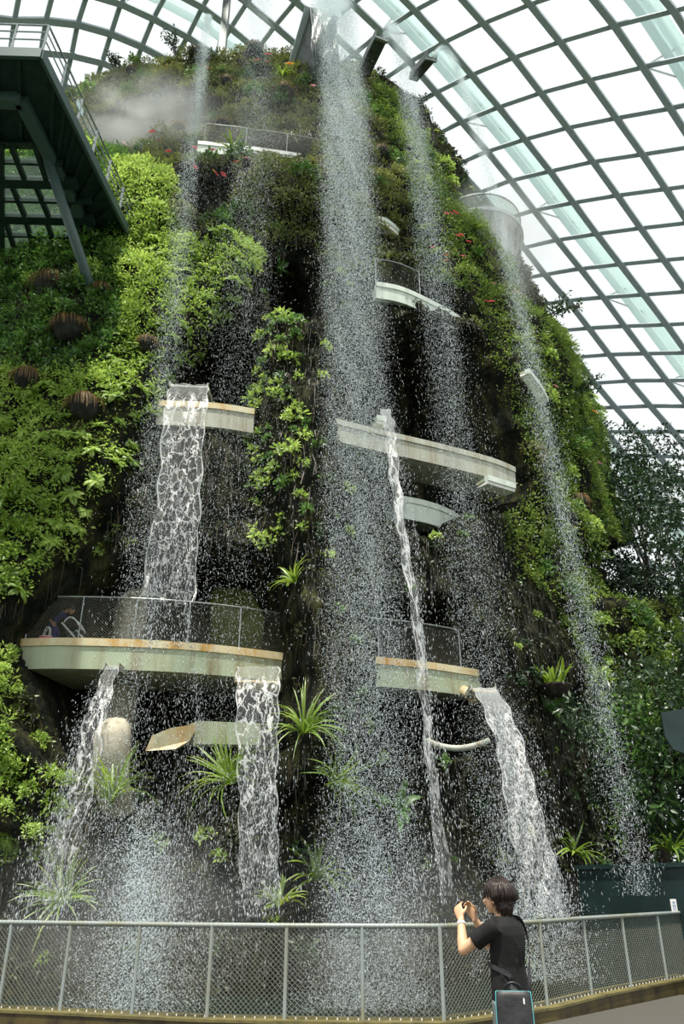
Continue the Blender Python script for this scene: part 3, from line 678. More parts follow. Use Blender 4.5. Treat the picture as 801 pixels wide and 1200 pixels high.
# ---------------------------------------------------------------- lookout drum at upper right
lc = P(560, 284, 29.0); t = empty('lookout_drum', lc, 'round steel lookout drum with slots and a glass rail, half lost in mist', 'platform')
n = 48; m_ = MB(); prof = [(2.15, .0), (2.12, -.35), (2.10, -.36), (1.95, -1.2), (1.9, -1.21), (1.75, -2.2), (1.5, -3.2)]
def ringpt(r, z, k): a = 2 * math.pi * k / n; return (r * math.cos(a), r * math.sin(a), z)
def ringband(r0, z0, r1, z1, th=.06, skip=lambda k: False):
    q = MB()
    for k in range(n):
        if skip(k): continue
        q.add([ringpt(r0, z0, k), ringpt(r0, z0, k + 1), ringpt(r1, z1, k + 1), ringpt(r1, z1, k), ringpt(r0 - th, z0, k), ringpt(r0 - th, z0, k + 1), ringpt(r1 - th, z1, k + 1), ringpt(r1 - th, z1, k)],
              [(0, 3, 2, 1), (4, 5, 6, 7), (0, 1, 5, 4), (3, 7, 6, 2), (0, 4, 7, 3), (1, 2, 6, 5)])
    return q
ringband(2.2, .08, 2.2, -.12, .16).build('rim', M['dome_steel'], t)
for z0, z1, r0, r1 in ((-.12, -.45, 2.15, 2.1), (-.95, -1.15, 2.02, 1.98), (-1.65, -2.9, 1.9, 1.6)): ringband(r0, z0, r1, z1).build('drum_band', M['chute'], t)
for z0, z1, r0, r1 in ((-.45, -.95, 2.1, 2.02), (-1.15, -1.65, 1.98, 1.9)):
    for kk in range(1, n, 2): ringband(r0, z0, r1, z1, .06, lambda k: k != kk).build('slot_bar', M['chute'], t)
ringband(2.15, .95, 2.15, .1, .02).build('glass_rail', M['mesh_glass'], t); ringband(2.17, 1.0, 2.17, .95, .06).build('hand_rail', M['steel'], t)
MB().tube([(0, 0, .05), (0, 0, -.1)], 2.05, 40).build('drum_floor', M['chute'], t)
MB().tube([(0, 0, -.1), (-.3, .9, -7)], .5, 16).build('pillar', M['chute'], t)

# ---------------------------------------------------------------- the dark walkway at upper left
ZW = 22.0
t = empty('cantilever_walkway', (0, 0, 0), 'dark teal steel walkway seen from below at upper left, with handrails', 'walkway')
A = Pz(-140, 60, ZW); Bc = Pz(48, 66, ZW); C_ = Pz(153, 281, ZW); D_ = Pz(104, 300, ZW); E_ = Pz(52, 172, ZW); Fp = Pz(-140, 168, ZW)
def slab(poly, z0, z1, mat, name, parent):
    n = len(poly); q = MB(); q.add([(p.x, p.y, z0) for p in poly] + [(p.x, p.y, z1) for p in poly], [tuple(range(n)), tuple(range(2 * n - 1, n - 1, -1))] + [(i, i + n, (i + 1) % n + n, (i + 1) % n) for i in range(n)]); return q.build(name, mat, parent)
slab([A, Bc, E_, Fp], ZW + .1, ZW + .25, M['walk_dark'], 'deck_plate', t)
slab([Bc, C_, D_, E_], ZW + .1, ZW + .25, M['walk_dark'], 'deck_plate', t)
up = Vector((0, 0, 1))
for a, b in ((A, Bc), (Bc, C_)): MB().bar(a + up * .1, b + up * .1, .10, .36).build('edge_beam', M['walk_edge'], t)
mA, mB_, mC = Pz(-140, 112, ZW - .1), Pz(25, 118, ZW - .1), Pz(112, 288, ZW - .1)
for a, b in ((mA, mB_), (mB_, mC)): MB().bar(a, b, .30, .40).build('main_beam', M['walk_edge'], t)
for a, b in ((Fp, E_), (E_, D_)): MB().bar(a + up * .1, b + up * .1, .14, .3).build('edge_beam', M['walk_dark'], t)
for k in range(1, 9):                                   # cross ribs under the plate
    f = k / 9; a = Bc.lerp(C_, f); b = E_.lerp(D_, f); MB().bar(a + up * .06, b + up * .06, .10, .14).build('cross_rib', M['walk_dark'], t)
for k in range(7):
    f = k / 7; a = A.lerp(Bc, f); b = Fp.lerp(E_, f); MB().bar(a + up * .06, b + up * .06, .10, .14).build('cross_rib', M['walk_dark'], t)
for line, ks in (((A, Bc), 5), ((Bc, C_), 6)):
    a, b = line[0] + up * .25, line[1] + up * .25
    for k in range(ks + 1):
        if line[0] is A and k == ks: continue
        p_ = a.lerp(b, k / ks); MB().bar(p_, p_ + up * 1.05, .07, .035).build('rail_post', M['steel'], t)
    for hh in (.45, .78, 1.08): MB().tube([a + up * hh, b + up * hh], .022 if hh < 1 else .032, 6).build('handrail', M['dome_steel'] if hh < 1 else M['steel'], t)
for a, b in ((Fp, E_),):
    a, b = a + up * .25, b + up * .25
    MB().tube([a + up * 1.05, b + up * 1.05], .03, 6).build('handrail', M['steel'], t)
pl = MB().bar(Bc.lerp(C_, .30) + up * .9, Bc.lerp(C_, .36) + up * .9, .02, .3); pl.build('notice_plate', M['arch_steel'], t)
p0, p1 = Pz(52, 176, ZW), P(100, 318, 19.2)
tag(MB().tube([p0, p1, p1 + (p1 - p0).normalized() * 1.2], .16, 14).build('strut_pole', M['walk_edge'], None, True), 'slanting round steel strut under the dark walkway', 'strut')
# framed glass floor seen through, beside the walkway
t = empty('glazed_floor', (0, 0, 0), 'dark framed floor of hazy glass panes left of the slanting strut', 'walkway')
ZG = 21.8
gx = [[(-60, 168), (-72, 310)], [(2, 168), (2, 312)], [(14, 170), (40, 310)], [(42, 170), (80, 330)], [(66, 170), (118, 310)], [(90, 170), (160, 320)]]
vb = [(2, 168, 3, 330), (13, 170, 31, 215), (41, 170, 56, 215), (14, 217, 30, 255), (42, 217, 58, 256), (6, 257, 20, 300), (30, 257, 44, 305), (54, 257, 63, 282), (68, 215, 82, 240), (95, 262, 112, 285)]
for x0, y0, x1, y1 in vb: MB().bar(Pz(x0, y0, ZG), Pz(x1, y1, ZG), .14, .2).build('frame_bar', M['walk_dark'], t)
for y, w in ((187, .09), (211, .34), (232, .10), (254, .34), (273, .09), (291, .09)):
    MB().bar(Pz(-60, y, ZG), Pz(min(110, 60 + (y - 170) * .75), y + 4, ZG), w, .22).build('frame_bar', M['walk_dark'], t)
ys = [168, 187, 211, 232, 254, 273, 291, 306]
for j in range(7):
    xs = [-60, -28, 3] + [13 + (ys[j] - 170) * .3 + 28 * k for k in range(1, 4)]
    xs = [x for x in xs if x < 46 + (ys[j] - 168) * .62 + 12]
    for i in range(len(xs) - 1):
        q = [Pz(xs[i], ys[j], ZG), Pz(xs[i + 1], ys[j], ZG), Pz(xs[i + 1] + 5, ys[j + 1], ZG), Pz(xs[i] + 5, ys[j + 1], ZG)]
        slab(q, ZG + .02, ZG + .05, M['mesh_glass'], 'pane', t)

# ---------------------------------------------------------------- plant prototypes (built once, copied with obj.copy())
def q_mesh(name, parts, mats):
    """parts: list of (V, F3, matindex) -> one triangle mesh"""
    V, Fc, mi, o = [], [], [], 0
    for v, f, m in parts:
        V.append(v); Fc.append(np.asarray(f) + o); mi += [m] * len(f); o += len(v)
    return mesh_np(name, np.concatenate(V), np.concatenate(Fc), mats, mi=mi)
def frond(base, dirv, L, rng, leaf=.05, n=15, droop=.9, wid=.24):
    """an arching fern frond: rachis strip with paired leaflets"""
    d = np.array(dirv, float); d /= np.linalg.norm(d); V, Fc = [], []; p = np.array(base, float); step = L / n; s0 = None
    for k in range(n + 1):
        t = k / n; s = np.cross(d, [0, 0, 1.0]); s /= np.linalg.norm(s) + 1e-6; u = np.cross(s, d)
        ll = L * wid * math.sin(math.pi * (t * .85 + .12)) ** .8 + .01
        if k > 0:
            for sg in (-1, 1):
                a = p; b = p + s * sg * ll + d * ll * .45 - np.array([0, 0, ll * .25]); c = p + s * sg * ll * .5 + d * ll * (.05) ; e = p + s * sg * ll * .5 + d * (ll * .25 + .020)
                i = len(V); V += [a, c, b, e]; Fc += [(i, i + 1, i + 2), (i, i + 2, i + 3)]
        i = len(V); w = .006 * (1.3 - t); V += [p - s * w, p + s * w]
        if k > 0: Fc += [(s0, s0 + 1, i + 1), (s0, i + 1, i)]
        s0 = i
        p = p + d * step; d = d + np.array([0, 0, -droop * step / L * 1.3]); d /= np.linalg.norm(d)
    return np.array(V), Fc
def fern_proto(rng, nf, L, mat, name):
    ps = []
    for k in range(nf):
        a = 6.28 * k / nf + rng.uniform(-.3, .3); e = rng.uniform(.25, 1.1)
        v, f = frond((0, 0, 0), (math.cos(a) * math.cos(e), math.sin(a) * math.cos(e), math.sin(e)), L * rng.uniform(.7, 1.15), rng, droop=rng.uniform(.8, 1.6)); ps.append((v, f, 0))
    return q_mesh(name, ps, mat)
def blade(base, d, L, w, droop, n=5):
    d = np.array(d, float); d /= np.linalg.norm(d); p = np.array(base, float); V, Fc = [], []
    for k in range(n + 1):
        t = k / n; s = np.cross(d, [0, 0, 1.0]); s /= np.linalg.norm(s) + 1e-6; u = np.cross(s, d)
        ww = w * (math.sin(math.pi * min(1, t * .8 + .2)) ** .6) * (1 if t < .99 else .05)
        i = len(V); V += [p - s * ww, p - u * ww * .3, p + s * ww]
        if k: j = i - 3; Fc += [(j, j + 1, i + 1), (j, i + 1, i), (j + 1, j + 2, i + 2), (j + 1, i + 2, i + 1)]
        p = p + d * L / n; d = d + np.array([0, 0, -droop / n]); d /= np.linalg.norm(d)
    return np.array(V), Fc
def strap_proto(rng, nb, L, w, mat, name, droop=(1.0, 2.2), el=(.5, 1.35)):
    ps = []
    for k in range(nb):
        a = 6.28 * rng.random(); e = rng.uniform(*el)
        v, f = blade((0.03 * math.cos(a), .03 * math.sin(a), 0), (math.cos(a) * math.cos(e), math.sin(a) * math.cos(e), math.sin(e)), L * rng.uniform(.6, 1.15), w * rng.uniform(.7, 1.2), rng.uniform(*droop)); ps.append((v, f, 0))
    return q_mesh(name, ps, mat)
def shrub_proto(rng, R, nl, leaf, mat, name, stems=7, aspect=.45):
    C = rng.normal(size=(nl // 6, 3)); C /= np.linalg.norm(C, axis=1, keepdims=True); C[:, 2] = np.abs(C[:, 2]) * .9; C *= R * rng.uniform(.45, 1.0, (len(C), 1))
    v, f = leaves(C, C / (np.linalg.norm(C, axis=1, keepdims=True) + 1e-6), leaf, 6, R * .22, .25, rng, aspect); ps = [(v, f, 0)]
    for k in range(stems):
        vv, ff = blade((0, 0, -.1), C[k], np.linalg.norm(C[k]) * 1.1, .012, .1, 3); ps.append((vv, ff, 1))
    return q_mesh(name, ps, [mat, M['bark']])
def skirt(rng, r, n, L):
    ps = []
    for k in range(n):
        a = 6.28 * rng.random(); e = rng.uniform(.3, 1.3); b = np.array([math.cos(a) * math.cos(e), math.sin(a) * math.cos(e), math.sin(e)]) * r
        v, f = blade(b, (math.cos(a) * .6, math.sin(a) * .6, .1), L * rng.uniform(.5, 1.3), .010, 6.5, 5); ps.append((v, f, 0))
    return ps
rg_ = np.random.default_rng(3)
FERN = [fern_proto(rg_, 16, .5, M['lime'], 'fern_fronds') for _ in range(3)]
FERNG = [fern_proto(rg_, 12, .66, M['green'], 'fern_fronds') for _ in range(2)]
SHRUB = [shrub_proto(rg_, .5, 260, .15, M['green'], 'shrub_leaves') for _ in range(3)]
SHRUBO = [shrub_proto(rg_, .5, 240, .14, M['olive'], 'shrub_leaves') for _ in range(3)]
SHRUBL = [shrub_proto(rg_, .42, 260, .12, M['lime'], 'shrub_leaves') for _ in range(2)]
TUFT = [shrub_proto(rg_, .22, 70, .11, M['lime'], 'creeper_leaves', 3) for _ in range(3)] + [shrub_proto(rg_, .22, 70, .12, M['green'], 'creeper_leaves', 3) for _ in range(2)]
TUFTD = [shrub_proto(rg_, .28, 90, .12, M['wallmoss'], 'creeper_leaves', 3) for _ in range(2)] + [shrub_proto(rg_, .26, 90, .12, M['dark'], 'creeper_leaves', 3)]
STRAP = [strap_proto(rg_, 34, .9, .035, M['strap'], 'strap_leaves') for _ in range(2)]
GRASS = [strap_proto(rg_, 60, .8, .014, M['strap'], 'grass_blades') for _ in range(2)]
BROAD = [strap_proto(rg_, 12, .7, .10, M['green'], 'broad_leaves', (.6, 1.6)) for _ in range(2)]
def root_proto():
    q = MB().ball((0, 0, 0), (.42, .40, .40), 16, 10); rr = random.Random(4)
    q.v = [tuple(Vector(p) * (1 + rr.uniform(-.08, .08))) for p in q.v]; return q.mesh('peat_ball', M['soil'], True)
RB = root_proto(); RS = q_mesh('straw_skirt', skirt(rg_, .41, 170, .60), M['straw'])

proto_of = {}
def place(name, me, pos, scale, label, cat, group, nrm_=None, rz=None, kids=()):
    key = (name, me.name)
    if key not in proto_of:
        o = bpy.data.objects.new(name, me); ch = [bpy.data.objects.new(n_, m_) for n_, m_ in kids]; proto_of[key] = (o, ch); first = True
        c, cc = o, ch
    else:
        o, ch = proto_of[key]; c = o.copy(); cc = [k.copy() for k in ch]
    scene.collection.objects.link(c)
    for k in cc: scene.collection.objects.link(k); k.parent = c
    c.location = pos; c.scale = (scale,) * 3
    if nrm_ is None: c.rotation_euler = (R_(-.15, .15), R_(-.15, .15), R_(0, 6.28) if rz is None else rz)
    else:
        v = Vector(nrm_) * .85 + Vector((0, 0, .8)); q = v.to_track_quat('Z', 'Y') @ Vector((0, 0, 1)).rotation_difference(Vector((0, 0, 1)))
        c.rotation_euler = (q.to_matrix() @ Matrix.Rotation(R_(0, 6.28), 3, 'Z')).to_euler()
    c['label'] = label; c['category'] = cat
    if group: c['group'] = group
    elif 'group' in c: del c['group']
    return c
# scatter: farthest-ish sampling by rejection
def spread(mask, n, dmin, seed):
    r = np.random.default_rng(seed); ids = np.nonzero(mask)[0]; r.shuffle(ids); out = []; cell = {}
    for i in ids:
        k = tuple((p[i] / dmin).astype(int)); bad = False
        for dx in (-1, 0, 1):
            for dy in (-1, 0, 1):
                for dz in (-1, 0, 1):
                    for j in cell.get((k[0] + dx, k[1] + dy, k[2] + dz), ()):
                        if ((p[i] - p[j]) ** 2).sum() < dmin * dmin: bad = True
        if not bad: out.append(i); cell.setdefault(k, []).append(i)
        if len(out) >= n: break
    return out
inview = (px > -20) & (px < 820) & (py > 10) & (py < 1200)
ZONES = [((-99, 999, -99, 330, 0), ''),]
def zone(x, y):
    if y < 175: h = 'on the upper left shoulder' if x < 190 else 'between the leftmost fall and the steel post' if x < 262 else 'between the steel post and the big scoop' if x < 345 else 'beside the top of the main fall' if x < 440 else 'along the ridge right of the main fall'
    elif x < 150: h = 'just below the dark walkway' if y < 330 else 'around the straw-fringed root balls at the left edge' if y < 430 else 'beneath the straw-fringed root balls at far left' if y < 520 else 'around the tall strap-leaved clump at far left' if y < 640 else 'just above the left end of the lower deck' if y < 760 else 'at lower left near the stump'
    elif x < 250: h = 'between the dark walkway and the leftmost fall' if y < 330 else 'on the slope beside the clear water sheet' if y < 620 else 'by the left lower deck' if y < 900 else 'behind the fence under the left falls'
    elif x < 350: h = 'under the top walkway' if y < 300 else 'level with the short pale beam' if y < 490 else 'just below the short pale beam' if y < 560 else 'on the column beside the lower deck' if y < 800 else 'below the spout of the left lower deck'
    elif x < 450: h = 'right behind the main fall, upper half' if y < 480 else 'right behind the main fall, lower half'
    elif x < 600: h = 'between the upper right walkway and the ridge' if y < 400 else 'around the big middle cave' if y < 640 else 'near the short right lower deck' if y < 880 else 'behind the wide white sheet'
    else: h = 'beside the lookout drum' if y < 400 else 'along the rightmost fall near the small white ledge' if y < 500 else 'right of the middle beam end' if y < 640 else 'near the stone planter bowl' if y < 900 and x < 700 else 'on the bright lower right bulge' if y < 900 else 'above the teal retaining wall'
    return h
def scatter(reg, n, dmin, seed, protos, name, smin, smax, label, cat, group, extra=None, dy=.05):
    m = inview & np.isin(rg, reg)
    if extra is not None: m &= extra
    ids = spread(m, n, dmin, seed)
    for i in ids:
        place(name, protos[int(RNG.integers(len(protos)))], Vector(p[i] + nn[i] * dy), R_(smin, smax), label + ', ' + zone(px[i], py[i]), cat, group + ', ' + zone(px[i], py[i]), nn[i])
    return len(ids)
cnt = [
 scatter(['lime'], 205, .48, 41, FERN, 'fern', .5, .9, 'lime-green fern clump', 'fern', 'lime ferns'),
 scatter(['right'], 90, .7, 42, FERNG + FERN, 'fern', .55, .95, 'green fern clump on the right slope', 'fern', 'ferns on the right-hand slope'),
 scatter(['mid'], 105, .8, 43, SHRUB + SHRUBL[:1], 'shrub', .7, 1.3, 'leafy green shrub at left', 'shrub', 'green shrubs at upper left'),
 scatter(['right'], 100, .9, 44, SHRUB + SHRUBL + SHRUBO[:1], 'shrub', .6, 1.15, 'leafy green shrub on the right slope', 'shrub', 'shrubs on the right-hand slope'),
 scatter(['top'], 85, 1.1, 45, SHRUBO + SHRUB[:1], 'shrub', .6, 1.25, 'olive-green shrub', 'shrub', 'shrubs on the mountain top'),
 scatter(['lowleft'], 30, .45, 46, SHRUBL, 'low_shrub', .45, .8, 'small yellow-green shrub', 'shrub', 'small shrubs at lower left'),
 scatter(['wall'], 55, .35, 47, TUFT, 'creeper', .8, 1.5, 'bright green creeper tuft', 'creeper', 'bright creepers on the central column', (px > 295) & (px < 350) & (py > 380) & (py < 650)),
 scatter(['wall'], 150, .6, 48, TUFT, 'creeper', .5, 1.1, 'small green creeper tuft', 'creeper', 'small creepers on the shaded wall', (py < 1150)),
 scatter(['wall'], 170, .5, 49, TUFTD, 'moss_cushion', .6, 1.3, 'dark olive moss cushion', 'moss', 'moss cushions on the shaded wall')]
cnt.append(scatter(['right'], 45, .5, 52, SHRUBL + FERN, 'lime_shrub', .6, 1.0, 'bright lime shrub', 'shrub', 'bright lime shrubs', (py > 660) & (py < 920) & (px > 680)))
print('scattered', cnt)

def at_surface(x, y, out=.1):
    """the nearest surface point to the viewer on this sight line"""
    for rad in (7, 12, 20, 40, 90):
        k = np.nonzero((PX2 - x) ** 2 + (PY2 - y) ** 2 < rad * rad)[0]
        if len(k): break
    k = k[np.argmin(p[k, 1] + .02 * np.hypot(PX2[k] - x, PY2[k] - y))]; return Vector(p[k] + nn[k] * out), Vector(nn[k])
PX2, PY2 = proj(p[:, 0], p[:, 1], p[:, 2]); VIS = (nn * (np.array([0, 0, EYE]) - p)).sum(1)
# root balls with straw skirts
balls = [(228, 62, .95, 'largest straw-skirted root ball, near the mountain summit'), (332, 112, 1.1, 'root ball under the orange-tipped bromeliad near the top'), (62, 335, 1.25, 'wide straw-fringed root ball among shrubs, below the slanting strut'),
 (120, 344, .75, 'small brown root ball right of the wide straw-fringed one'), (82, 388, 1.1, 'bare dark root ball half sunk in the ferns at left'), (36, 446, .9, 'reddish straw root ball at the left picture edge'),
 (107, 482, 1.0, 'dark root ball with two straw tufts above the lime ferns'), (172, 402, .7, 'small mossy root ball beside the left thin fall'), (213, 150, .8, 'misty root ball below the ring fan'),
 (262, 150, .8, 'root ball at the left end of the top walkway'), (250, 118, .8, 'root ball below the vertical steel post'), (178, 155, .7, 'brown root ball in the mist left of the flowers'),
 (300, 60, .9, 'brown root ball at the summit behind the second thin fall'), (270, 95, .7, 'small root ball between the two left falls near the top'), (450, 180, .9, 'dark root ball right of the main fall near the top'),
 (150, 82, .6, 'small root ball on the upper left shoulder'), (680, 590, .9, 'dark bowl-like root ball on the right slope above the deep hollow')]
for x, y, s, lab in balls:
    q, n_ = at_surface(x, y, .1); c = place('root_ball', RB, q, s, lab, 'plant', None, None, None, (('straw_skirt', RS),))
# individually recognisable plants
special = [('grass_clump', GRASS, 350, 862, 1.5, 'bright grassy clump hanging beside the lower spout on the central column'), ('grass_clump', GRASS, 130, 908, 1.6, 'blurred green grass clump below the concrete stump'),
 ('grass_clump', GRASS, 275, 905, 1.7, 'green grass clump under the lower spout, left of the central column'), ('grass_clump', GRASS, 75, 1058, 1.5, 'grassy clump just above the fence rail at left'),
 ('grass_clump', GRASS, 385, 905, 1.5, 'dim grass clump behind the foot of the main fall'), ('grass_clump', GRASS, 720, 690, .9, 'grass clump on the right slope beside the deep hollow'),
 ('strap_plant', STRAP, 372, 1038, 1.1, 'long-leaved plant above the fence, left of the main fall'), ('strap_plant', STRAP, 330, 1056, .8, 'flat strap-leaved plant just over the fence rail, left of the main fall'),
 ('strap_plant', STRAP, 668, 1000, 1.1, 'yellow-green strap plant on the right wall above the fence'), ('strap_plant', STRAP, 20, 590, 1.2, 'tall strap-leaved clump at the left edge, under the lime ferns'), ('strap_plant', STRAP, 95, 290, 1.2, 'spiky long-leaved plant at the foot of the slanting strut'),
 ('strap_plant', STRAP, 330, 95, 1.0, 'bromeliad with an orange tip near the mountain top'), ('strap_plant', STRAP, 276, 172, 1.0, 'upright young plant in front of the top walkway'),
 ('strap_plant', STRAP, 640, 250, .8, 'upright strap plant high on the right slope in the mist'), ('strap_plant', STRAP, 352, 690, .9, 'arching leafy plant on the central column beside the lower deck'),
 ('broad_leaf_plant', BROAD, 455, 945, 1.1, 'drooping broad-leaved plant between the main fall and the thin stream'), ('broad_leaf_plant', BROAD, 641, 832, .9, 'broad-leaved plant hanging below the stone planter bowl'),
 ('broad_leaf_plant', BROAD, 560, 300, .9, 'broad-leaved plant among red flowers in front of the lookout drum'), ('broad_leaf_plant', BROAD, 318, 320, .9, 'single broad-leaved plant at the left of the dark upper hollow'),
 ('broad_leaf_plant', BROAD, 95, 305, .8, 'pale heart-leaved plant beside the slanting strut foot')]
for nm, pr, x, y, s, lab in special:
    q, n_ = at_surface(x, y, .15)
    if nm == 'grass_clump' and 904 < y < 910: q = P(x, y + (30 if x < 200 else 12), 17.5 if x < 200 else 18.3)   # on the sill of the lower cave
    place(nm, random.choice(pr), q, s, lab, 'plant', None, n_)
place('strap_plant', STRAP[0], P(786, 1000, 16.6), .8, 'strap-leaved plant on the soil just above the dark teal retaining wall', 'plant', None)
# flowers: petals round a spike
def flower_mesh(mat, name):
    ps = []
    for k in range(6):
        v, f = blade((0, 0, .12), (math.cos(k * 1.05), math.sin(k * 1.05), .5), .14, .05, .8, 3); ps.append((v, f, 0))
    v, f = blade((0, 0, -.1), (0, 0, 1), .3, .012, .1, 2); ps.append((v, f, 1)); return q_mesh(name, ps, [mat, M['green']])
FR, FP_, FO = flower_mesh(M['red'], 'red_flower'), flower_mesh(M['pink'], 'pink_flower'), flower_mesh(M['orange'], 'orange_flower')
for x, y, me, s in [(187, 172, FR, 1.3), (192, 176, FR, 1), (203, 193, FR, 1), (216, 202, FR, 1), (229, 199, FR, 1.2), (244, 206, FR, 1), (252, 190, FR, 1), (258, 203, FR, 1.1), (276, 205, FR, 1), (290, 206, FP_, 1), (243, 199, FO, .9), (140, 172, FP_, 1.2), (150, 170, FP_, 1.2)]:
    q, n_ = at_surface(x, y, .5); place('flower', me, q, s, 'red or pink flower in the bed left of the top walkway', 'flower', 'flowers left of the top walkway', n_)
for x, y, me, s in [(305, 84, FR, 1.3), (313, 82, FR, 1.5), (318, 86, FR, 1.1), (336, 92, FO, 1.6), (366, 117, FP_, 1.1), (245, 92, FO, 1.1)]:
    q, n_ = at_surface(x, y, .5); place('flower', me, q, s, 'red, pink or orange flower near the mountain summit', 'flower', 'flowers near the summit', n_)
for x, y, me, s in [(527, 263, FR, 1.3), (520, 259, FR, 1), (518, 267, FR, 1), (530, 289, FR, 1), (536, 287, FR, 1), (542, 297, FR, 1), (523, 311, FR, 1), (524, 317, FR, 1), (508, 302, FR, 1), (537, 313, FR, 1), (564, 363, FR, 1.2), (569, 368, FR, 1), (602, 352, FO, 1), (572, 345, FP_, .9), (688, 493, FO, 1.4), (640, 462, FP_, 1), (694, 550, FP_, 1)]:
    q, n_ = at_surface(x, y, .45); place('flower', me, q, s, 'red, pink or orange flower on the right-hand slope', 'flower', 'flowers on the right-hand slope', n_)
# the planter bowl on the right wall, every leaf a part
q, n_ = at_surface(645, 800, .45); q = Vector(q)
t = empty('planter_bowl', q, 'grey stone planter bowl with a bright strap-leaved plant on the right wall', 'planter')
MB().loft([((0, 0, -.34), (.10, 0, 0), (0, .10, 0)), ((0, 0, -.28), (.30, 0, 0), (0, .30, 0)), ((0, 0, -.08), (.42, 0, 0), (0, .40, 0)), ((0, 0, -.05), (.46, 0, 0), (0, .44, 0)), ((0, 0, .02), (.46, 0, 0), (0, .44, 0)), ((0, 0, .02), (.38, 0, 0), (0, .36, 0))], 20).build('bowl', M['bark'], t, True)
for k in range(26):
    a = R_(0, 6.28); e = R_(.7, 1.4); v, f = blade((R_(-.2, .2), R_(-.2, .2), 0), (math.cos(a) * math.cos(e), math.sin(a) * math.cos(e), math.sin(e)), R_(.6, 1.0), .05, R_(.3, 1.2))
    obj('leaf', mesh_np('leaf', v, f, M['strap']), t)

# hanging roots and fibres over the shaded wall (uncountable)
m = (rg == 'wall') | (rg == 'top'); ids = np.nonzero(m)[0]; ids = ids[RNG.permutation(len(ids))[:15000]]
b = p[ids] + nn[ids] * RNG.uniform(.02, .12, (len(ids), 1)); L_ = RNG.uniform(.15, .7, (len(ids), 1)); sx = np.cross(nn[ids], [0, 0, 1.0]); sx /= np.linalg.norm(sx, axis=1, keepdims=True) + 1e-6
w_ = RNG.uniform(.006, .02, (len(ids), 1)); lean = RNG.normal(size=(len(ids), 3)) * .12; e_ = b + lean * L_ + np.array([0, 0, -1.0]) * L_ + nn[ids] * .04
V = np.stack([b - sx * w_, b + sx * w_, e_ + sx * w_ * .4, e_ - sx * w_ * .4], 1).reshape(-1, 3); i = np.arange(len(ids))[:, None] * 4
stuff('hanging_roots', V, np.concatenate([i + [0, 1, 2], i + [0, 2, 3]]), M['root'], 'dark hanging roots and fibres over the shaded wall', 'roots')

# ---------------------------------------------------------------- trees and shrubs beyond, on the right
def tree(name, base, h, cr, label, cat, mat, nl, leaf=.14, seed=1, lean=0, group=None, crowns=9, low=.35):
    r = random.Random(seed); g = np.random.default_rng(seed); t = empty(name, base, label, cat, group)
    tip = Vector((lean, 0, h * .8)); m_ = MB(); tr = catmull([(0, 0, 0), (lean * .3 + .1, 0, h * .35), tuple(tip)], 6)
    m_.tube(tr, [max(.03, .13 * (1 - i / (len(tr) + 1))) for i in range(len(tr))], 8).build('trunk', M['bark'], t, True)
    cs = []
    for k in range(crowns):
        z = h * (low + (1 - low) * (k + .5) / crowns); a = r.uniform(0, 6.28) ; rr = cr * r.uniform(.25, .9) * (1.1 - .75 * abs((z / h - .5) / .5) ** 2)
        c = Vector((lean * z / h + rr * math.cos(a), rr * math.sin(a), z)); cs.append(c)
        s_ = Vector((lean * z * .6 / h, 0, z * .75)); MB().tube(catmull([s_, s_.lerp(c, .5) + Vector((0, 0, -.15)), c], 4), [.05, .045, .04, .035, .03, .025, .02, .015, .012], 5, False).build('branch', M['bark'], t)
    C = []
    for c in cs:
        q_ = g.normal(size=(nl // crowns // 6, 3)); q_ /= np.linalg.norm(q_, axis=1, keepdims=True); q_ *= g.uniform(.3, 1, (len(q_), 1)) ** .5 * cr * .55; C.append(q_ * [1, 1, .8] + np.array(c))
    C = np.concatenate(C); v, f = leaves(C, g.normal(size=C.shape) * .4, leaf, 6, .22, .3, g, .42)
    tag(obj('foliage', mesh_np('foliage', v, f, mat), t), kind='stuff'); return t
def gp_(px_, d): q = P(px_, 1000, d); q.z = -.4; return q
tree('leafy_tree', gp_(812, 32), 21.0, 3.4, 'tall dark leafy tree at the right edge in front of the dome glass', 'tree', M['dark'], 26000, .19, 5, .3, None, 26, .25)
tree('leafy_tree', gp_(872, 27), 15.5, 3.0, 'second dense tree half out of frame at the right edge', 'tree', M['dark'], 16000, .18, 6, -.4, None, 16, .2)
tree('leafy_tree', gp_(770, 38), 17.5, 3.0, 'smaller tree in the gap between the right slope and the tall dark tree', 'tree', M['dark'], 14000, .19, 7, .3, None, 14, .2)
for k, (x, y, d, h, cr, mt, lab) in enumerate([(742, 1012, 17.6, 3.6, 1.0, 'dark', 'dark shrub above the left end of the teal retaining wall'), (778, 1012, 17.2, 3.2, 1.0, 'green', 'mid-green shrub over the middle of the teal retaining wall'), (815, 1012, 17.0, 3.8, 1.1, 'dark', 'dark green shrub at the right picture edge over the teal wall'), (756, 1008, 18.6, 3.2, 1.0, 'dark', 'taller shrub rising behind the teal wall plants')]):
    tree('bush', P(x, y, d) * 1, h, cr, lab, 'shrub', M[mt], 2600, .14, 20 + k, 0, None, 7, .15)
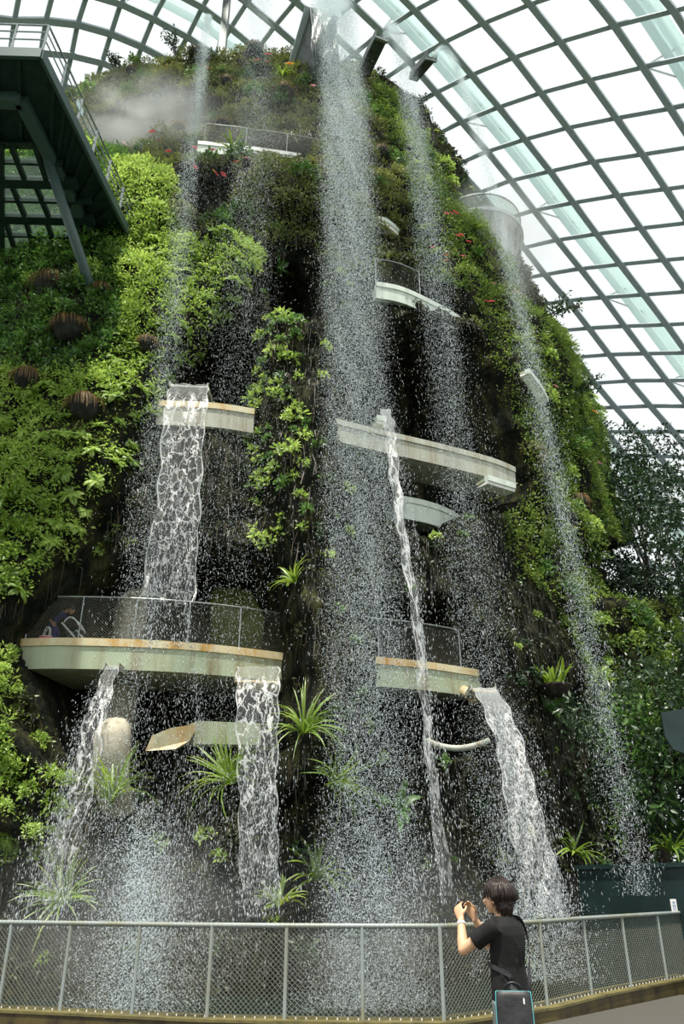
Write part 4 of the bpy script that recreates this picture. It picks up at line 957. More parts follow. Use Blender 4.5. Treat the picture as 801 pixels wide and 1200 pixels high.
for k, (x, y, s, lab) in enumerate([(632, 372, 1.0, 'dark leafy branch jutting from the right slope below the lookout drum'), (668, 462, .8, 'thin leafy branch against the glass on the right slope'), (482, 132, .7, 'thin trailing sprig against the glass right of the main fall'), (200, 30, .7, 'thin sprig standing above the mountain top at left'), (130, 70, .7, 'leafy sprig on the upper left shoulder against the glass')]):
    q, n_ = at_surface(x, y, .2); out = Vector((1 if x > 400 else -.2, -.3, .5 if x > 400 else 1)) ; C = []; t = empty('leafy_branch', q, lab, 'branch')
    for j in range(7):
        e = (out + Vector((R_(-.4, .4), R_(-.5, .5), R_(-.4, .5)))).normalized() * s * R_(.8, 1.7); MB().tube(catmull([(0, 0, 0), e * .5 + Vector((0, 0, .08)), e], 3), .012, 4, False).build('twig', M['bark'], t); C += [e * f_ for f_ in (.4, .55, .7, .85, 1)]
    v, f = leaves(np.array([tuple(c) for c in C]), np.zeros((len(C), 3)), .17, 5, .14, .3, RNG); tag(obj('foliage', mesh_np('foliage', v, f, M['dark']), t), kind='stuff')
# distant planting outside the glass, low on the horizon
for k in range(26):
    a = math.radians(-64 + k * 5.2); d = 92 + 9 * math.sin(k * 2.1); q = MB()
    C = RNG.normal(size=(420, 3)); C /= np.linalg.norm(C, axis=1, keepdims=True); C *= [4.6, 3, 4.5]; C += [0, 0, 4.4]
    v, f = leaves(C, C * 0, 1.1, 4, .9, .1, RNG); v = v + [d * math.sin(a), 20 + d * math.cos(a), -1]
    if k == 0: far0 = []
    o = obj('distant_tree', mesh_np('distant_tree', v, f, M['dark'])); tag(o, 'distant round tree on the lawn outside the dome', 'tree', 'distant trees outside the dome')

# retaining wall and board at the right
a, b = P(684, 1046, 18.3), P(860, 1040, 15.0); t = MB(); a.z = b.z = 0
n_ = Vector((0, 0, 1))
wl = empty('planter_wall', (0, 0, 0), 'dark teal retaining wall behind the fence at right', 'wall')
MB().bar(Vector((a.x, a.y, .75)), Vector((b.x, b.y, .75)), .25, 2.3).build('wall_face', M['teal_wall'], wl)
MB().bar(Vector((a.x, a.y, 1.93)), Vector((b.x, b.y, 1.93)), .36, .08).build('coping', M['teal_wall'], wl)
sm = MB(); sm.add([tuple(Vector((a.x, a.y + .2, 1.75))), (b.x, b.y + .2, 1.75), (b.x + 2, b.y + 14, 1.75), (a.x + 2, a.y + 10, 1.75), (a.x, a.y + .2, -.6), (b.x, b.y + .2, -.6), (b.x + 2, b.y + 14, -.6), (a.x + 2, a.y + 10, -.6)], [(0, 1, 2, 3), (7, 6, 5, 4), (0, 4, 5, 1), (1, 5, 6, 2), (2, 6, 7, 3), (3, 7, 4, 0)])
sm.build('soil_bed', M['soil'], wl)
t = empty('teal_board', P(799, 857, 16.0), 'dark blue-green rounded board among leaves at the right edge', 'panel')
m_ = MB(); pr = [(-.36, .38), (.5, .5), (.5, -.42), (.1, -.48), (-.25, -.35), (-.36, -.1)]
m_.add([(x, 0, z) for x, z in pr] + [(x, .05, z) for x, z in pr], [tuple(range(6)), tuple(range(11, 5, -1))] + [(i, i + 6, (i + 1) % 6 + 6, (i + 1) % 6) for i in range(6)]); m_.build('board', M['teal_wall'], t)
MB().tube([(.2, .08, .3), (.2, .08, -5.4)], .04, 8).build('post', M['walk_dark'], t)

# ---------------------------------------------------------------- falling water
def drops(name, A, B, n, w0, w1, label, size=(.012, .10), depth=.5, seed=0, tpow=1.0, cluster=.5, mat='drop', tmax=1.0, wmid=None, edge=0, t0=0):
    """drops thrown out at A and falling to B; the sideways way grows with the square root of the drop fallen"""
    g = np.random.default_rng(seed); A = np.array(A, float); B = np.array(B, float)
    s = g.random(n) ** tpow; s = t0 + s * (tmax - t0)
    z = A[2] + (B[2] - A[2]) * s; t = np.sqrt(s)
    w = (w0 + (w1 - w0) * t ** 1.2)
    gx = g.normal(size=n) * .42; gx = np.clip(gx, -1.25, 1.25)
    # clusters: sheets and strands
    ph = z * 1.1; gx = gx + cluster * .3 * np.sin(z * .9 + seed) * np.sin(gx * 6 + z * .35)
    X = A[0] + (B[0] - A[0]) * t + gx * w; Y = A[1] + (B[1] - A[1]) * t + g.normal(size=n) * depth * w * .5
    k = g.random(n) ** 2.2; wd = size[0] * (.5 + 1.4 * k); ln = size[1] * (.35 + 1.5 * k) * (.5 + .8 * t)
    a = g.random(n) * 6.28; dx = (B[0] - A[0]) / (B[2] - A[2]) * .5 / np.maximum(t, .15); dy = (B[1] - A[1]) / (B[2] - A[2]) * .5 / np.maximum(t, .15)
    c = np.stack([X, Y, z], 1); up = np.stack([dx, dy, np.ones(n)], 1); up /= np.linalg.norm(up, axis=1, keepdims=True)
    e = np.stack([np.cos(a), np.sin(a), a * 0], 1); f = np.stack([-np.sin(a), np.cos(a), a * 0], 1)
    V = np.stack([c + up * ln[:, None] * .5, c - up * ln[:, None] * .5, c + e * wd[:, None] * .5, c - e * wd[:, None] * .5 + f * wd[:, None] * .4], 1).reshape(-1, 3)
    i = np.arange(n)[:, None] * 4
    return stuff(name, V, np.concatenate([i + [0, 1, 2], i + [0, 3, 1], i + [0, 2, 3], i + [1, 3, 2]]), M[mat], label, 'waterfall')
def pc_group():
    g = bpy.data.node_groups.new('spray_points', 'GeometryNodeTree'); g.interface.new_socket('Geometry', in_out='INPUT', socket_type='NodeSocketGeometry'); g.interface.new_socket('Geometry', in_out='OUTPUT', socket_type='NodeSocketGeometry')
    i = g.nodes.new('NodeGroupInput'); o = g.nodes.new('NodeGroupOutput'); m = g.nodes.new('GeometryNodeMeshToPoints'); a = g.nodes.new('GeometryNodeInputNamedAttribute'); a.data_type = 'FLOAT'; a.inputs[0].default_value = 'rad'
    sm = g.nodes.new('GeometryNodeSetMaterial'); sm.inputs['Material'].default_value = M['spray']
    g.links.new(i.outputs[0], m.inputs[0]); g.links.new(a.outputs[0], m.inputs['Radius']); g.links.new(m.outputs[0], sm.inputs[0]); g.links.new(sm.outputs[0], o.inputs[0]); return g
PCG = pc_group()
SPREAD = lambda g, ns, sharp: np.linspace(-1, 1, ns) * sharp * 2.2 + g.normal(size=ns) * .05
def fine(name, A, B, n, w0, w1, label, r=.006, depth=.5, seed=0, tpow=1.0, t0=0.0, tmax=1.0, sharp=.38, even=False):
    g = np.random.default_rng(seed + 100); A = np.array(A, float); B = np.array(B, float)
    s = t0 + (g.random(n) ** tpow) * (tmax - t0); z = A[2] + (B[2] - A[2]) * s; t = np.sqrt(s); w = w0 + (w1 - w0) * t ** 1.2
    # the fall is a bundle of strands of different weight
    ns = 26; so = SPREAD(g, ns, sharp) if even else g.normal(size=ns) * sharp; k = g.integers(0, ns, n); gx = np.clip(so[k] + g.normal(size=n) * .16, -1.2, 1.2) + .06 * np.sin(z * 1.7 + so[k] * 9)
    X = A[0] + (B[0] - A[0]) * t + gx * w; Y = A[1] + (B[1] - A[1]) * t + g.normal(size=n) * depth * w * .5
    me = bpy.data.meshes.new(name); me.vertices.add(n); me.vertices.foreach_set('co', np.stack([X, Y, z], 1).astype(np.float32).ravel())
    at_ = me.attributes.new('rad', 'FLOAT', 'POINT'); at_.data.foreach_set('value', (r * (.55 + .9 * g.random(n) ** 2)).astype(np.float32)); me.materials.append(M['spray'])
    o = obj(name, me); md = o.modifiers.new('points', 'NODES'); md.node_group = PCG; return tag(o, label, 'waterfall', kind='stuff')
drops('main_waterfall', P(385, 14, 22.4), P(452, 1182, 15.6), 20000, .75, 1.7, 'broad main waterfall plunging down the middle of the mountain', (.008, .06), seed=1, tpow=1.2)
drops('thin_waterfall', P(242, 38, 24.0), P(112, 1150, 15.4), 10000, .12, 1.15, 'leftmost thin waterfall spreading into spray past the left slope', (.007, .055), seed=2, tpow=1)
drops('thin_waterfall', P(303, -12, 23.0), P(232, 1150, 15.6), 10000, .28, 1.8, 'second veil of drops from the left, in front of the top walkway', (.007, .055), seed=3, tpow=1.1)
drops('thin_waterfall', P(452, 46, 23.2), P(600, 1080, 15.8), 11000, .22, 1.3, 'veil of drops thrown from the first dark chute right of the main fall', (.007, .055), seed=4, tpow=1.05)
drops('thin_waterfall', P(508, 70, 23.2), P(748, 1050, 16.0), 8000, .16, .75, 'rightmost thin waterfall running down over the right-hand slope', (.0075, .06), seed=5, tpow=.95)
fine('fine_spray', P(384, 14, 22.4), P(444, 1182, 15.6), 210000, .85, 1.05, 'fine white spray within the broad main waterfall', .0070, seed=1, tpow=1.45, even=True, sharp=.33)
fine('fine_spray', P(242, 38, 24.0), P(112, 1150, 15.4), 42000, .16, .75, 'fine spray of the leftmost thin waterfall', .0068, seed=2, tpow=1.5)
fine('fine_spray', P(303, -12, 23.0), P(232, 1150, 15.6), 48000, .30, 1.8, 'fine spray in front of the top walkway, second fall from the left', .0065, seed=3, tpow=1.7)
fine('fine_spray', P(452, 46, 23.2), P(600, 1080, 15.8), 58000, .34, 1.2, 'fine spray thrown from the first dark chute right of the main fall', .0068, seed=4, tpow=1.4)
fine('fine_spray', P(508, 70, 23.2), P(748, 1050, 16.0), 44000, .2, .6, 'fine spray of the rightmost fall over the right-hand slope', .0068, seed=5, tpow=1.25)
fine('foot_spray', P(165, 935, 16.2), P(150, 1185, 14.6), 13000, .5, 1.5, 'splashing white spray at the foot of the left falls', .0085, seed=6, tpow=.55, t0=.0)
fine('foot_spray', P(440, 930, 16.6), P(448, 1185, 15.0), 9000, 1.0, 1.5, 'bluish spray at the foot of the main waterfall', .0075, seed=7, tpow=.5)
fine('foot_spray', P(640, 1020, 16.6), P(650, 1150, 15.0), 6000, .6, 1.2, 'spray at the foot of the wide white sheet', .0075, seed=8, tpow=.55)
# ragged sheets of clear water from the middle spouts
def sheet(name, label, left, right, mat, extra=0, nu=14, nv=70, thick=0):
    """ruled ragged sheet between a left and a right falling line (lists of world points from top to bottom)"""
    Lp, Rp = catmull(left, 12), catmull(right, 12); n = len(Lp); V, UV, Fc = [], [], []
    for i in range(n):
        for j in range(nu + 1):
            u = j / nu; q = Lp[i].lerp(Rp[i], u); w = .05 + .12 * i / n
            q = q + Vector((.03 * math.sin(i * .7 + j * 1.3), w * math.sin(i * .5 + j * .9) * .6 + w * math.sin(j * 2.3 + i * .21) * .5, 0)); V.append(q); UV.append((u, i / (n - 1)))
    for i in range(n - 1):
        for j in range(nu): k = i * (nu + 1) + j; Fc.append((k, k + 1, k + nu + 2, k + nu + 1))
    me = bpy.data.meshes.new(name); me.from_pydata([tuple(v) for v in V], [], Fc); me.materials.append(mat); me.polygons.foreach_set('use_smooth', [True] * len(me.polygons))
    uv = me.uv_layers.new(name='UVMap'); 
    for l in me.loops: uv.data[l.index].uv = UV[l.vertex_index]
    o = obj(name, me); return tag(o, label, 'waterfall')
M['sheetA'] = sheet_mat('clear_water_sheet', 6, 20, .045, .07)
M['sheetB'] = sheet_mat('broken_water_sheet', 5, 12, .05, .06)
M['sheetC'] = sheet_mat('narrow_water_stream', 2.0, 22, .10, .16)
M['sheetD'] = sheet_mat('spreading_white_sheet', 8, 24, .10, .18)
def chain(pts, d0, d1): n = len(pts); return [P(x, y, d0 + (d1 - d0) * (i / (n - 1)) ** .6) for i, (x, y) in enumerate(pts)]
sheet('water_sheet', 'clear ragged water sheet pouring beside the short pale beam at left', chain([(200, 449), (194, 470), (189, 520), (184, 580), (174, 640), (165, 705)], 19.2, 17.4), chain([(243, 451), (243, 472), (238, 522), (235, 582), (232, 642), (228, 708)], 19.2, 17.4), M['sheetA'])
sheet('water_sheet', 'broken water sheet falling from the spout under the left lower deck', chain([(277, 781), (277, 803), (277, 850), (279, 920), (280, 990), (283, 1060)], 18.8, 17.2), chain([(327, 781), (327, 803), (326, 850), (324, 920), (326, 990), (328, 1060)], 18.8, 17.2), M['sheetB'])
sheet('water_stream', 'narrow clear stream arching out right of the main fall in mid-height', chain([(444, 478), (449, 492), (452, 520), (458, 570), (468, 640), (482, 720), (492, 820), (503, 930), (515, 1050)], 20.4, 16.4), chain([(456, 480), (462, 496), (464, 524), (470, 574), (479, 642), (492, 722), (502, 822), (514, 930), (532, 1050)], 20.4, 16.4), M['sheetC'], nu=5)
sheet('water_sheet', 'wide white water sheet leaping from under the right lower deck', chain([(553, 806), (566, 830), (582, 880), (592, 940), (604, 1010), (614, 1075)], 20.4, 16.6), chain([(580, 806), (596, 830), (615, 880), (632, 940), (648, 1010), (660, 1075)], 20.4, 16.6), M['sheetD'])
sheet('water_sheet', 'small spill of water streaming down left of the concrete stump', chain([(124, 780), (112, 810), (98, 850), (84, 910), (64, 980), (40, 1060)], 18.6, 16.6), chain([(138, 780), (131, 812), (122, 852), (110, 912), (96, 980), (78, 1060)], 18.6, 16.6), M['sheetB'])
# drops that break off the sheets
drops('water_spray', P(218, 560, 18.8), P(190, 760, 17.4), 3600, .45, .9, 'drops breaking off the clear water sheet at left', (.013, .06), seed=11, tpow=.8)
drops('water_spray', P(302, 830, 18.0), P(306, 1075, 17.0), 2600, .5, .7, 'drops breaking off the sheet under the left lower deck', (.013, .06), seed=12, tpow=.8)
drops('water_spray', P(575, 815, 20.0), P(640, 1100, 16.2), 9000, .4, 1.0, 'white drops around the sheet from the right lower deck', (.010, .055), seed=13, tpow=.7)
drops('water_spray', P(130, 790, 18.6), P(45, 1090, 16.2), 4500, .25, .9, 'drops of the small spill left of the concrete stump', (.010, .055), seed=14, tpow=.7)
drops('water_spray', P(455, 500, 20.3), P(520, 1060, 16.2), 4200, .12, .5, 'drops around the narrow mid-height stream', (.011, .06), seed=15, tpow=.9)
drops('water_spray', P(215, 780, 18.0), P(200, 1120, 15.8), 5200, 1.1, 1.7, 'broad shower of drops below the left lower deck', (.008, .055), seed=16, tpow=.9)
# clear curved lips where the water leaves its spouts
def lip_mesh(name, label, pl, pr_, mat):
    return sheet(name, label, pl, pr_, mat, nu=8)
M['lipw'] = sheet_mat('clear_water_lip', 9, 9, .04, .22)
lip_mesh('water_lip', 'rounded clear water lip curling over the big steel scoop', [P(363, 9, 23.4), P(364, 5, 22.8), P(364, 12, 22.3), P(365, 60, 22.0)], [P(396, 16, 23.4), P(397, 10, 22.8), P(400, 22, 22.3), P(402, 70, 22.0)], M['lipw'])
# spouts the sheets pour from
for (x0, y0), (x1, y1), d, lab in [((199, 452), (243, 454), 19.7, 'flat steel spout behind the clear water sheet'), ((276, 797), (327, 799), 19.2, 'flat pale spout shelf under the left lower deck'), ((552, 808), (580, 810), 20.7, 'small ochre spout under the right lower deck'), ((122, 783), (139, 783), 18.9, 'small spout under the left lower deck, left of the stump')]:
    t = empty('spout', (0, 0, 0), lab, 'spout'); a, b = P(x0, y0, d), P(x1, y1, d); m_ = MB().bar(a + Vector((0, .45, -.02)), b + Vector((0, .45, -.02)), 1.0, .05); m_.build('spout_plate', M['edge'] if 'och' in lab or 'pale' in lab else M['steel'], t)
    for e in (a, b): MB().bar(e + Vector((0, -.05, .05)), e + Vector((0, .95, .05)), .04, .16).build('spout_side', M['fascia_grey'], t)

# ---------------------------------------------------------------- mist: real scattering haze where the photograph shows it
def mist(name, c, r, dens, label):
    m, t, N, L = nt('mist_' + name); out = N('ShaderNodeOutputMaterial'); v = N('ShaderNodeVolumeScatter'); v.inputs['Anisotropy'].default_value = .2
    v.inputs['Color'].default_value = (.97, 1, 1, 1)
    tc = N('ShaderNodeTexCoord'); ln = N('ShaderNodeVectorMath'); ln.operation = 'LENGTH'; L(tc.outputs['Object'], ln.inputs[0])
    mr = N('ShaderNodeMapRange'); mr.inputs['From Min'].default_value = 1.0; mr.inputs['From Max'].default_value = .15; mr.inputs['To Min'].default_value = 0; mr.inputs['To Max'].default_value = 1; mr.interpolation_type = 'SMOOTHSTEP'; L(ln.outputs['Value'], mr.inputs['Value'])
    nz = N('ShaderNodeTexNoise'); nz.inputs['Scale'].default_value = 2.2; nz.inputs['Detail'].default_value = 3; L(tc.outputs['Object'], nz.inputs[0])
    m2 = N('ShaderNodeMapRange'); m2.inputs['From Min'].default_value = .35; m2.inputs['From Max'].default_value = .65; L(nz.outputs[0], m2.inputs['Value'])
    mu = N('ShaderNodeMath'); mu.operation = 'MULTIPLY'; L(mr.outputs[0], mu.inputs[0]); L(m2.outputs[0], mu.inputs[1])
    m3 = N('ShaderNodeMath'); m3.operation = 'MULTIPLY'; m3.inputs[1].default_value = dens; L(mu.outputs[0], m3.inputs[0]); L(m3.outputs[0], v.inputs['Density']); L(v.outputs[0], out.inputs['Volume'])
    q = MB().ball((0, 0, 0), 1, 20, 12); o = q.build('mist', m, None, True, None); o.location = c; o.scale = r; return tag(o, label, 'mist', kind='stuff')
mist('a', P(170, 140, 22.6), (4.0, 2.2, 2.6), .6, 'white mist drifting round the ring fan at upper left')
mist('b', P(585, 285, 26.0), (3.2, 2.6, 4.6), .38, 'white mist veiling the lookout drum')
mist('c', P(140, 1080, 15.4), (3.4, 1.4, 2.4), .20, 'splash mist at the foot of the left falls')
mist('d', P(455, 1100, 15.2), (3.0, 1.3, 2.2), .16, 'splash mist at the foot of the main fall')
mist('e', P(270, 190, 23.0), (7.5, 2.6, 6.5), .07, 'thin haze in front of the mountain top')

# ---------------------------------------------------------------- the visitor fence and its kerb
FP = [(-75, 1178), (-2, 1181), (70, 1184), (154, 1188), (242, 1192), (333, 1194), (425, 1195.5), (520, 1196), (581, 1187), (641, 1178), (693, 1165), (739, 1156), (781, 1147.5), (822, 1140), (862, 1133)]
ZL = .15; foot = [Pz(x, y, ZL) for x, y in FP]
acc = [0]
for a, b in zip(foot[:-1], foot[1:]): acc.append(acc[-1] + (b - a).length)
t = empty('visitor_fence', (0, 0, 0), 'grey tube railing with diagonal wire netting along the kerb in the foreground', 'fence')
railing(t, foot, .985, acc, .062, .024, .030, M['mossy_steel'], M['wire'], .0036)
def along(s):
    for i in range(1, len(acc)):
        if s <= acc[i]: return foot[i - 1].lerp(foot[i], (s - acc[i - 1]) / (acc[i] - acc[i - 1]))
    return foot[-1]
m_ = MB(); s = 0
while s < acc[-1]:
    p_ = along(s) + Vector((0, 0, .985)); d = (along(min(s + .05, acc[-1])) - along(max(s - .05, 0))).normalized(); r = .034; n_ = Vector((-d.y, d.x, 0))
    m_.tube([p_ + n_ * r * math.cos(a) + Vector((0, 0, r * math.sin(a))) + d * .003 * k for k, a in enumerate([0, 1.05, 2.1, 3.14, 4.2, 5.2, 6.28])], .003, 3, False); s += .062
tag(m_.build('lacing_wire', M['wire'], t), kind='stuff')
m_ = MB(); s = 0
while s < acc[-1]:                                     # bright tie clips of the net along the ledge
    p_ = along(s); m_.box(p_ + Vector((0, 0, .010)), (.012, .012, .02)); s += .125
tag(m_.build('net_clip', M['white'], t), kind='stuff')
k_ = empty('kerb', (0, 0, 0), 'moss-stained concrete kerb carrying the foreground fence', 'kerb')
fp2 = [along(acc[-1] * i / 70) for i in range(71)]
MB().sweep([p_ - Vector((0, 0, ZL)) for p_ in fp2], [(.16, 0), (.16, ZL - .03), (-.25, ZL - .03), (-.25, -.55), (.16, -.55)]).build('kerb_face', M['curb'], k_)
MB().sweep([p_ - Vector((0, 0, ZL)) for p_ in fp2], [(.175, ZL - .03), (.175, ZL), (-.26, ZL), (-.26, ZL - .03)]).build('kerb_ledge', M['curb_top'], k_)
# small white notice on the rail
sp = Pz(786, 1147.5, ZL); d = (foot[13] - foot[12]).normalized(); ang = math.atan2(d.y, d.x); pr = P(787, 1061, sp.y - .05)
t = empty('notice', pr, 'small white notice with a dark pictogram hung on the fence rail', 'sign', rz=ang * .45)
MB().box((0, -.045, 0), (.125, .008, .20)).build('plate', M['white'], t)
M['print'] = plain('dark_print', (.16, .20, .26), .6); M['printbg'] = plain('pale_blue_print', (.55, .62, .70), .6)
MB().box((0, -.051, 0), (.075, .004, .15)).build('print_panel', M['printbg'], t)
q = MB(); q.tube([(0, -.054, .045), (0, -.0535, .045)], .018, 12); q.build('pictogram', M['print'], t)
for a, b in (((-.028, 0.01), (-.018, -.055)), ((.028, 0.01), (.018, -.055)), ((-.02, .0), (.02, -.0))): MB().bar((a[0], -.054, a[1]), (b[0], -.054, b[1]), .003, .010, (0, 0, 1)).build('pictogram', M['print'], t)

# ---------------------------------------------------------------- people
def skin_mat(name, c):
    m, t, N, L = nt(name); o = N('ShaderNodeOutputMaterial'); b = N('ShaderNodeBsdfPrincipled'); n = N('ShaderNodeTexNoise'); n.inputs['Scale'].default_value = 14
    r = ramp_node(N, [(.3, tuple(np.array(c) * .9)), (.7, c)]); L(n.outputs[0], r.inputs[0]); L(r.outputs[0], b.inputs['Base Color']); b.inputs['Roughness'].default_value = .5
    b.inputs['Subsurface Weight'].default_value = .12; b.inputs['Subsurface Radius'].default_value = (.02, .008, .004); L(b.outputs[0], o.inputs[0]); return m
M['skin'] = skin_mat('skin', (.66, .40, .24)); M['skin2'] = skin_mat('tanned_skin', (.36, .19, .11))
M['black_cloth'] = noise_mat('black_cotton', [(.3, (.003, .003, .0035)), (.7, (.008, .008, .0085))], 20, .85, 0, .4, bdist=.004)
M['grey_cloth'] = noise_mat('grey_green_cloth', [(.3, (.10, .12, .115)), (.7, (.16, .18, .17))], 20, .85, 0, .4, bdist=.004)
M['navy_cloth'] = noise_mat('navy_cloth', [(.3, (.02, .025, .12)), (.7, (.035, .04, .20))], 20, .85, 0, .2, bdist=.004)
M['bag_cloth'] = noise_mat('black_nylon', [(.3, (.018, .018, .022)), (.7, (.045, .045, .05))], 10, .5, 0, .5, bdist=.006)
M['teal_trim'] = plain('turquoise_piping', (.10, .45, .50), .5); M['hair'] = None; M['pink_bag'] = plain('pink_bag_cloth', (.75, .10, .20), .6)
M['black_plastic'] = plain('black_plastic', (.012, .012, .014), .35); M['lens'] = plain('lens_glass', (.03, .03, .05), .08)
M['shoe'] = plain('black_shoe', (.02, .02, .02), .6)
def hair_mat():
    m, t, N, L = nt('dark_brown_hair'); o = N('ShaderNodeOutputMaterial'); b = N('ShaderNodeBsdfPrincipled'); g = N('ShaderNodeNewGeometry')
    r = ramp_node(N, [(0, (.006, .004, .004)), (.6, (.016, .008, .006)), (1, (.036, .018, .012))]); L(g.outputs['Random Per Island'], r.inputs[0]); L(r.outputs[0], b.inputs['Base Color']); b.inputs['Roughness'].default_value = .42; L(b.outputs[0], o.inputs[0]); return m
M['hair'] = hair_mat()
def remeshed(o, vox, sm=3):
    r = o.modifiers.new('join', 'REMESH'); r.mode = 'VOXEL'; r.voxel_size = vox; r.use_smooth_shade = True
    if sm: s_ = o.modifiers.new('smooth', 'SMOOTH'); s_.factor = .5; s_.iterations = sm
    return o
def hand(m_, wrist, dirv, palm_n, curl, side, sc=1.0):
    """palm and five bent fingers; dirv: towards the fingertips, palm_n: out of the palm, side: +1 puts the thumb along palm_n x dirv"""
    d = Vector(dirv).normalized(); n = Vector(palm_n); n = (n - d * n.dot(d)).normalized(); s = n.cross(d) * side; w = Vector(wrist)
    m_.loft([(w - d * .01, s * .027 * sc, n * .018 * sc), (w + d * .03 * sc, s * .036 * sc, n * .017 * sc), (w + d * .065 * sc, s * .042 * sc, n * .015 * sc), (w + d * .09 * sc, s * .040 * sc, n * .012 * sc), (w + d * .097 * sc, s * .034 * sc, n * .008 * sc)], 14)
    for k, (off_, L_) in enumerate(((.030, .072), (.010, .080), (-.010, .074), (-.029, .058))):
        b = w + d * .085 * sc + s * off_ * sc; c = curl[k]; q = [b]; dd = d.copy(); rr = [.0088 * sc]
        for j, fr in enumerate((.42, .32, .26)):
            dd = (Matrix.Rotation(c * (.7, 1.1, .8)[j], 3, dd.cross(n)) @ dd).normalized(); q.append(q[-1] + dd * L_ * fr * sc); rr.append((.0080, .0072, .0058)[j] * sc)
        m_.tube(q, rr, 8); m_.ball(q[-1], rr[-1], 8, 6)
    b = w + d * .028 * sc + s * .026 * sc; dd = (s * .8 + d * .65 + n * .35).normalized(); q = [b, b + dd * .034 * sc]; dd = (dd + d * .5 + n * .45 - s * .5).normalized(); q.append(q[-1] + dd * .030 * sc); dd = (dd + n * .3 - s * .35).normalized(); q.append(q[-1] + dd * .024 * sc)
    m_.tube(q, [.0125 * sc, .011 * sc, .0095 * sc, .0075 * sc], 8); m_.ball(q[-1], .0075 * sc, 8, 6)

def head(m_, c, yaw, pitch, roll=0, s=1.0):
    R = Matrix.Rotation(yaw, 3, 'Z') @ Matrix.Rotation(-pitch, 3, 'Y') @ Matrix.Rotation(roll, 3, 'X')
    T = lambda x, y, z: Vector(c) + R @ (Vector((x, y, z)) * s)
    m_.ball(T(-.012, 0, .035), (.098 * s, .076 * s, .088 * s), 20, 14, R)            # cranium (x is forwards)
    m_.ball(T(.030, 0, -.020), (.060 * s, .060 * s, .078 * s), 18, 12, R)            # face
    m_.ball(T(.052, 0, -.078), (.028 * s, .030 * s, .024 * s), 14, 10, R)            # chin
    m_.tube([T(.084, 0, .018), T(.100, 0, -.012), T(.106, 0, -.024)], [.009 * s, .012 * s, .014 * s], 8); m_.ball(T(.100, 0, -.027), .0135 * s, 8, 6)
    m_.ball(T(.086, 0, -.052), (.010 * s, .022 * s, .006 * s), 10, 6, R); m_.ball(T(.084, 0, -.062), (.010 * s, .019 * s, .007 * s), 10, 6, R)   # lips
    m_.ball(T(.076, 0, .040), (.016 * s, .048 * s, .012 * s), 12, 8, R)              # brow
    for sg in (-1, 1):
        m_.ball(T(.070, sg * .034, -.012), (.020 * s, .022 * s, .018 * s), 10, 8, R)  # cheeks
        m_.ball(T(-.005, sg * .077, -.005), (.020 * s, .009 * s, .032 * s), 10, 8, R); m_.ball(T(.0, sg * .078, -.028), (.010 * s, .008 * s, .012 * s), 8, 6, R)
    return T, R
def to_local(f, l, z, fw=(-.80, .60)): return Vector((fw[0] * f - fw[1] * l, fw[1] * f + fw[0] * l, z))
W_ = lambda f, l, z: to_local(f, l, z)
pc = P(590, 1082, 6.6); base = Vector((pc.x + .005, 6.6, 0))
man = empty('person', base, 'person in a black T-shirt with a shoulder bag photographing the falls from the fence', 'person'); yaw = math.atan2(.60, -.80)
b = MB(); T_, R_h = head(b, W_(.045, .0, 1.505), yaw + .05, -.02, 0, 1.02)
fa, la = W_(1, 0, 0), W_(0, 1, 0)
b.tube([W_(.0, 0, 1.30), W_(.005, 0, 1.38), W_(.03, 0, 1.46)], [.066, .054, .056], 16)
b.loft([(W_(0, 0, .80), la * .15, fa * .105), (W_(0, 0, .92), la * .155, fa * .11), (W_(0, 0, 1.05), la * .135, fa * .095), (W_(-.005, 0, 1.2), la * .155, fa * .10), (W_(-.01, 0, 1.30), la * .165, fa * .09), (W_(-.01, 0, 1.35), la * .09, fa * .07)], 20)
LS, LE, LW = W_(.0, .175, 1.315), W_(.245, .215, 1.165), W_(.305, .115, 1.362)
RS_, RE, RW = W_(.0, -.175, 1.315), W_(.23, -.20, 1.16), W_(.285, -.065, 1.362)
for S, E, Wr in ((LS, LE, LW), (RS_, RE, RW)):
    b.tube([S, S.lerp(E, .35), S.lerp(E, .75), E], [.054, .049, .042, .039], 14); b.ball(E, .039, 12, 8)
    b.tube([E, E.lerp(Wr, .3), E.lerp(Wr, .7), Wr], [.038, .040, .031, .025], 14)
hand(b, LW, (W_(.45, -.30, 1.0) - W_(0, 0, 0)), W_(.05, -1, .15), (.55, .65, .72, .8), 1, .98)
hand(b, RW, (W_(.42, .22, 1.0) - W_(0, 0, 0)), W_(.05, 1, .15), (.55, .65, .72, .8), -1, .98)
for sg in (1, -1):
    b.tube([W_(0, sg * .085, .86), W_(.01, sg * .09, .66), W_(.0, sg * .095, .48), W_(-.02, sg * .10, .28), W_(-.03, sg * .10, .08)], [.085, .075, .055, .052, .038], 14)
body = b.build('body', M['skin'], man, True); remeshed(body, .0055, 2)
